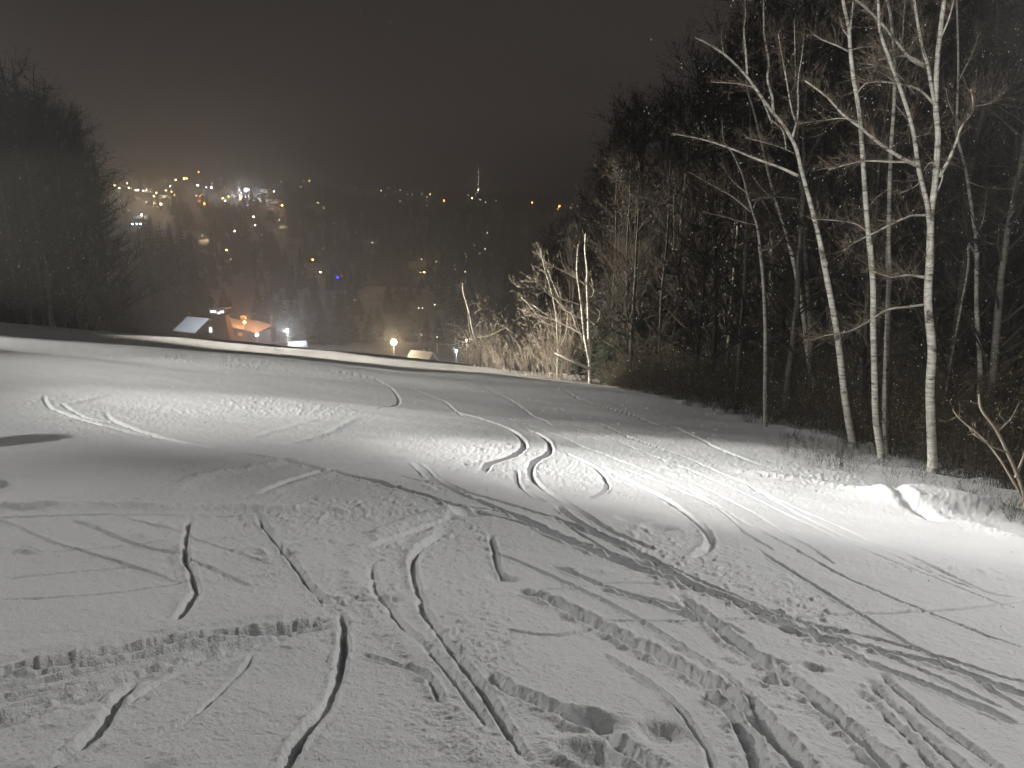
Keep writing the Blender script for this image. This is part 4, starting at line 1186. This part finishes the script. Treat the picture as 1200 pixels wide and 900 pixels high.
V, F = [], []
n = 0
while n < 7000:
    Y = 430 + 760 * rw_.random() ** .8; px = rw_.uniform(60, 900)
    X = (px - 600) / FPX * Y
    gz = float(base(X, Y)); H = rw_.uniform(9, 18); w = H * rw_.uniform(.16, .30)
    n += 1
    _, yt = project((X, Y, gz + H)); _, yb = project((X, Y, gz))
    if in_lane(px, (yt + yb) / 2) or in_lane(px, yt): continue
    lim = top_limit(px, Y, w * FPX / Y)
    if yt < lim:
        H = H * (yb - lim - 1) / max(yb - yt, 1e-3)
        if H < 3: continue
    a0 = rw_.random() * 6
    for lv in range(3):
        z0 = gz + H * (.02 + .28 * lv); z1 = gz + H * (.5 + .25 * lv); r = w * (1 - .27 * lv)
        b = len(V)
        for q in range(6):
            rr_ = r * rw_.uniform(.7, 1.25)
            V.append((X + rr_ * math.cos(a0 + q * 1.047), Y + rr_ * math.sin(a0 + q * 1.047), z0 + rw_.uniform(-.5, .5)))
        V.append((X, Y, z1))
        for q in range(6): F.append((b + q, b + (q + 1) % 6, b + 6))
me = bpy.data.meshes.new('far_woods'); me.from_pydata(V, [], F); me.materials.append(M_needle); me.update()
tag(link('far_woods', me), 'dark hazy woods covering the far hillside', 'woods', kind='stuff')

# ------------------------------------------------------------------ added unseen block, casts a shadow in at the left edge
g = Vector((-5.5, 6.75, float(base(-5.5, 6.75))))
t = thing('shadow_block', (g.x, g.y, g.z), 'dark grey padded block added unseen left of the slope to cast a shadow', 'added shadow caster', None, .12)
def rbox(w, d, h, r=.05, n=4):
    m = MB(); ring = []
    for cx, cy, a0 in ((w/2-r, d/2-r, 0), (-w/2+r, d/2-r, 90), (-w/2+r, -d/2+r, 180), (w/2-r, -d/2+r, 270)):
        for k in range(n + 1):
            a = math.radians(a0 + 90 * k / n); ring.append((cx + r * math.cos(a), cy + r * math.sin(a)))
    N = len(ring); vs = []
    for z, s in ((0, 1), (h * .5, 1.0), (h - r, 1), (h - r * .3, .96), (h, .88)):
        vs += [(x * s, y * s, z) for x, y in ring]
    fs = [(i * N + k, i * N + (k + 1) % N, (i + 1) * N + (k + 1) % N, (i + 1) * N + k) for i in range(4) for k in range(N)]
    fs.append(tuple(4 * N + k for k in range(N))); fs.append(tuple(range(N - 1, -1, -1)))
    m.add(vs, fs); return m
hp = .85
rbox(.40, .34, hp + .06, .10).build('pad_body', M_pad, t, loc=(0, 0, -.06))
m = MB(); m.ball((.03, -.165, hp * .66), .13, 0, 12, 8, 1.1)
for i, v in enumerate(m.v): m.v[i] = (v[0], -.165 + (v[1] + .165) * .10, v[2])
m.build('worn_patch', M_padlight, t)
m = MB()
for i in range(9):
    x = -.2 + .05 * i; m.box((x, -.2 - .02 * (i % 3), .03 + .015 * (i % 2)), (.07, .05, .06), rot=Matrix.Rotation(i * .7, 3, 'Z'))
m.build('hem', M_shrub, t, sm=False)

# ------------------------------------------------------------------ falling snow
rng = np.random.default_rng(3)
N = 26000
yy = 2.2 + 24 * rng.random(N) ** .75; xx = (rng.random(N) * 1.9 - .95) * (yy * .85 + 1)
zz = base(xx, yy) + .2 + rng.random(N) ** .9 * (3 + yy * .55)
pxs = 600 + 924 * xx / yy; pys = 260 - 924 * (zz - EYE) / yy
drop = (pys < np.interp(pxs, [560, 600, 650, 690, 705, 760, 830, 900], [260, 260, 250, 220, 150, 95, 30, -40])) & (rng.random(N) < .93)
xx, yy, zz = xx[~drop], yy[~drop], zz[~drop]; N = len(xx)
s = rng.uniform(.0011, .0030, N) * (1 + .055 * yy)
V = np.empty((N, 6, 3))
off = np.array([(1, 0, 0), (-1, 0, 0), (0, 1, 0), (0, -1, 0), (.15, .1, 1.5), (-.15, -.1, -1.5)], float)
V[:] = np.stack([xx, yy, zz], 1)[:, None] + off[None] * s[:, None, None]
fi = np.array([(0, 2, 4), (2, 1, 4), (1, 3, 4), (3, 0, 4), (2, 0, 5), (1, 2, 5), (3, 1, 5), (0, 3, 5)])
F = (np.arange(N) * 6)[:, None, None] + fi[None]
tag(link('falling_snow', tri_mesh('falling_snow', V.reshape(-1, 3), F.reshape(-1, 3), M_flake)), 'fine snowflakes falling through the floodlights', 'snowfall', kind='stuff')

# ------------------------------------------------------------------ night haze
mh = bpy.data.materials.new('haze'); mh.use_nodes = True
t = mh.node_tree; t.nodes.clear()
oo = t.nodes.new('ShaderNodeOutputMaterial'); pv = t.nodes.new('ShaderNodeVolumePrincipled')
pv.inputs['Color'].default_value = (.95, .94, .93, 1); pv.inputs['Density'].default_value = .0027; pv.inputs['Anisotropy'].default_value = .82
t.links.new(pv.outputs[0], oo.inputs['Volume'])
m = MB(); m.box((0, 0, 0), (9000, 9000, 1))
hz = m.build('haze', mh, sm=False)
z0, z1 = ZMIN - 1, 95.0
hz.scale = (1, 1, z1 - z0); hz.location = (0, 0, (z0 + z1) / 2)
tag(hz, 'thin snowy night haze over slope and valley', 'haze', kind='stuff')
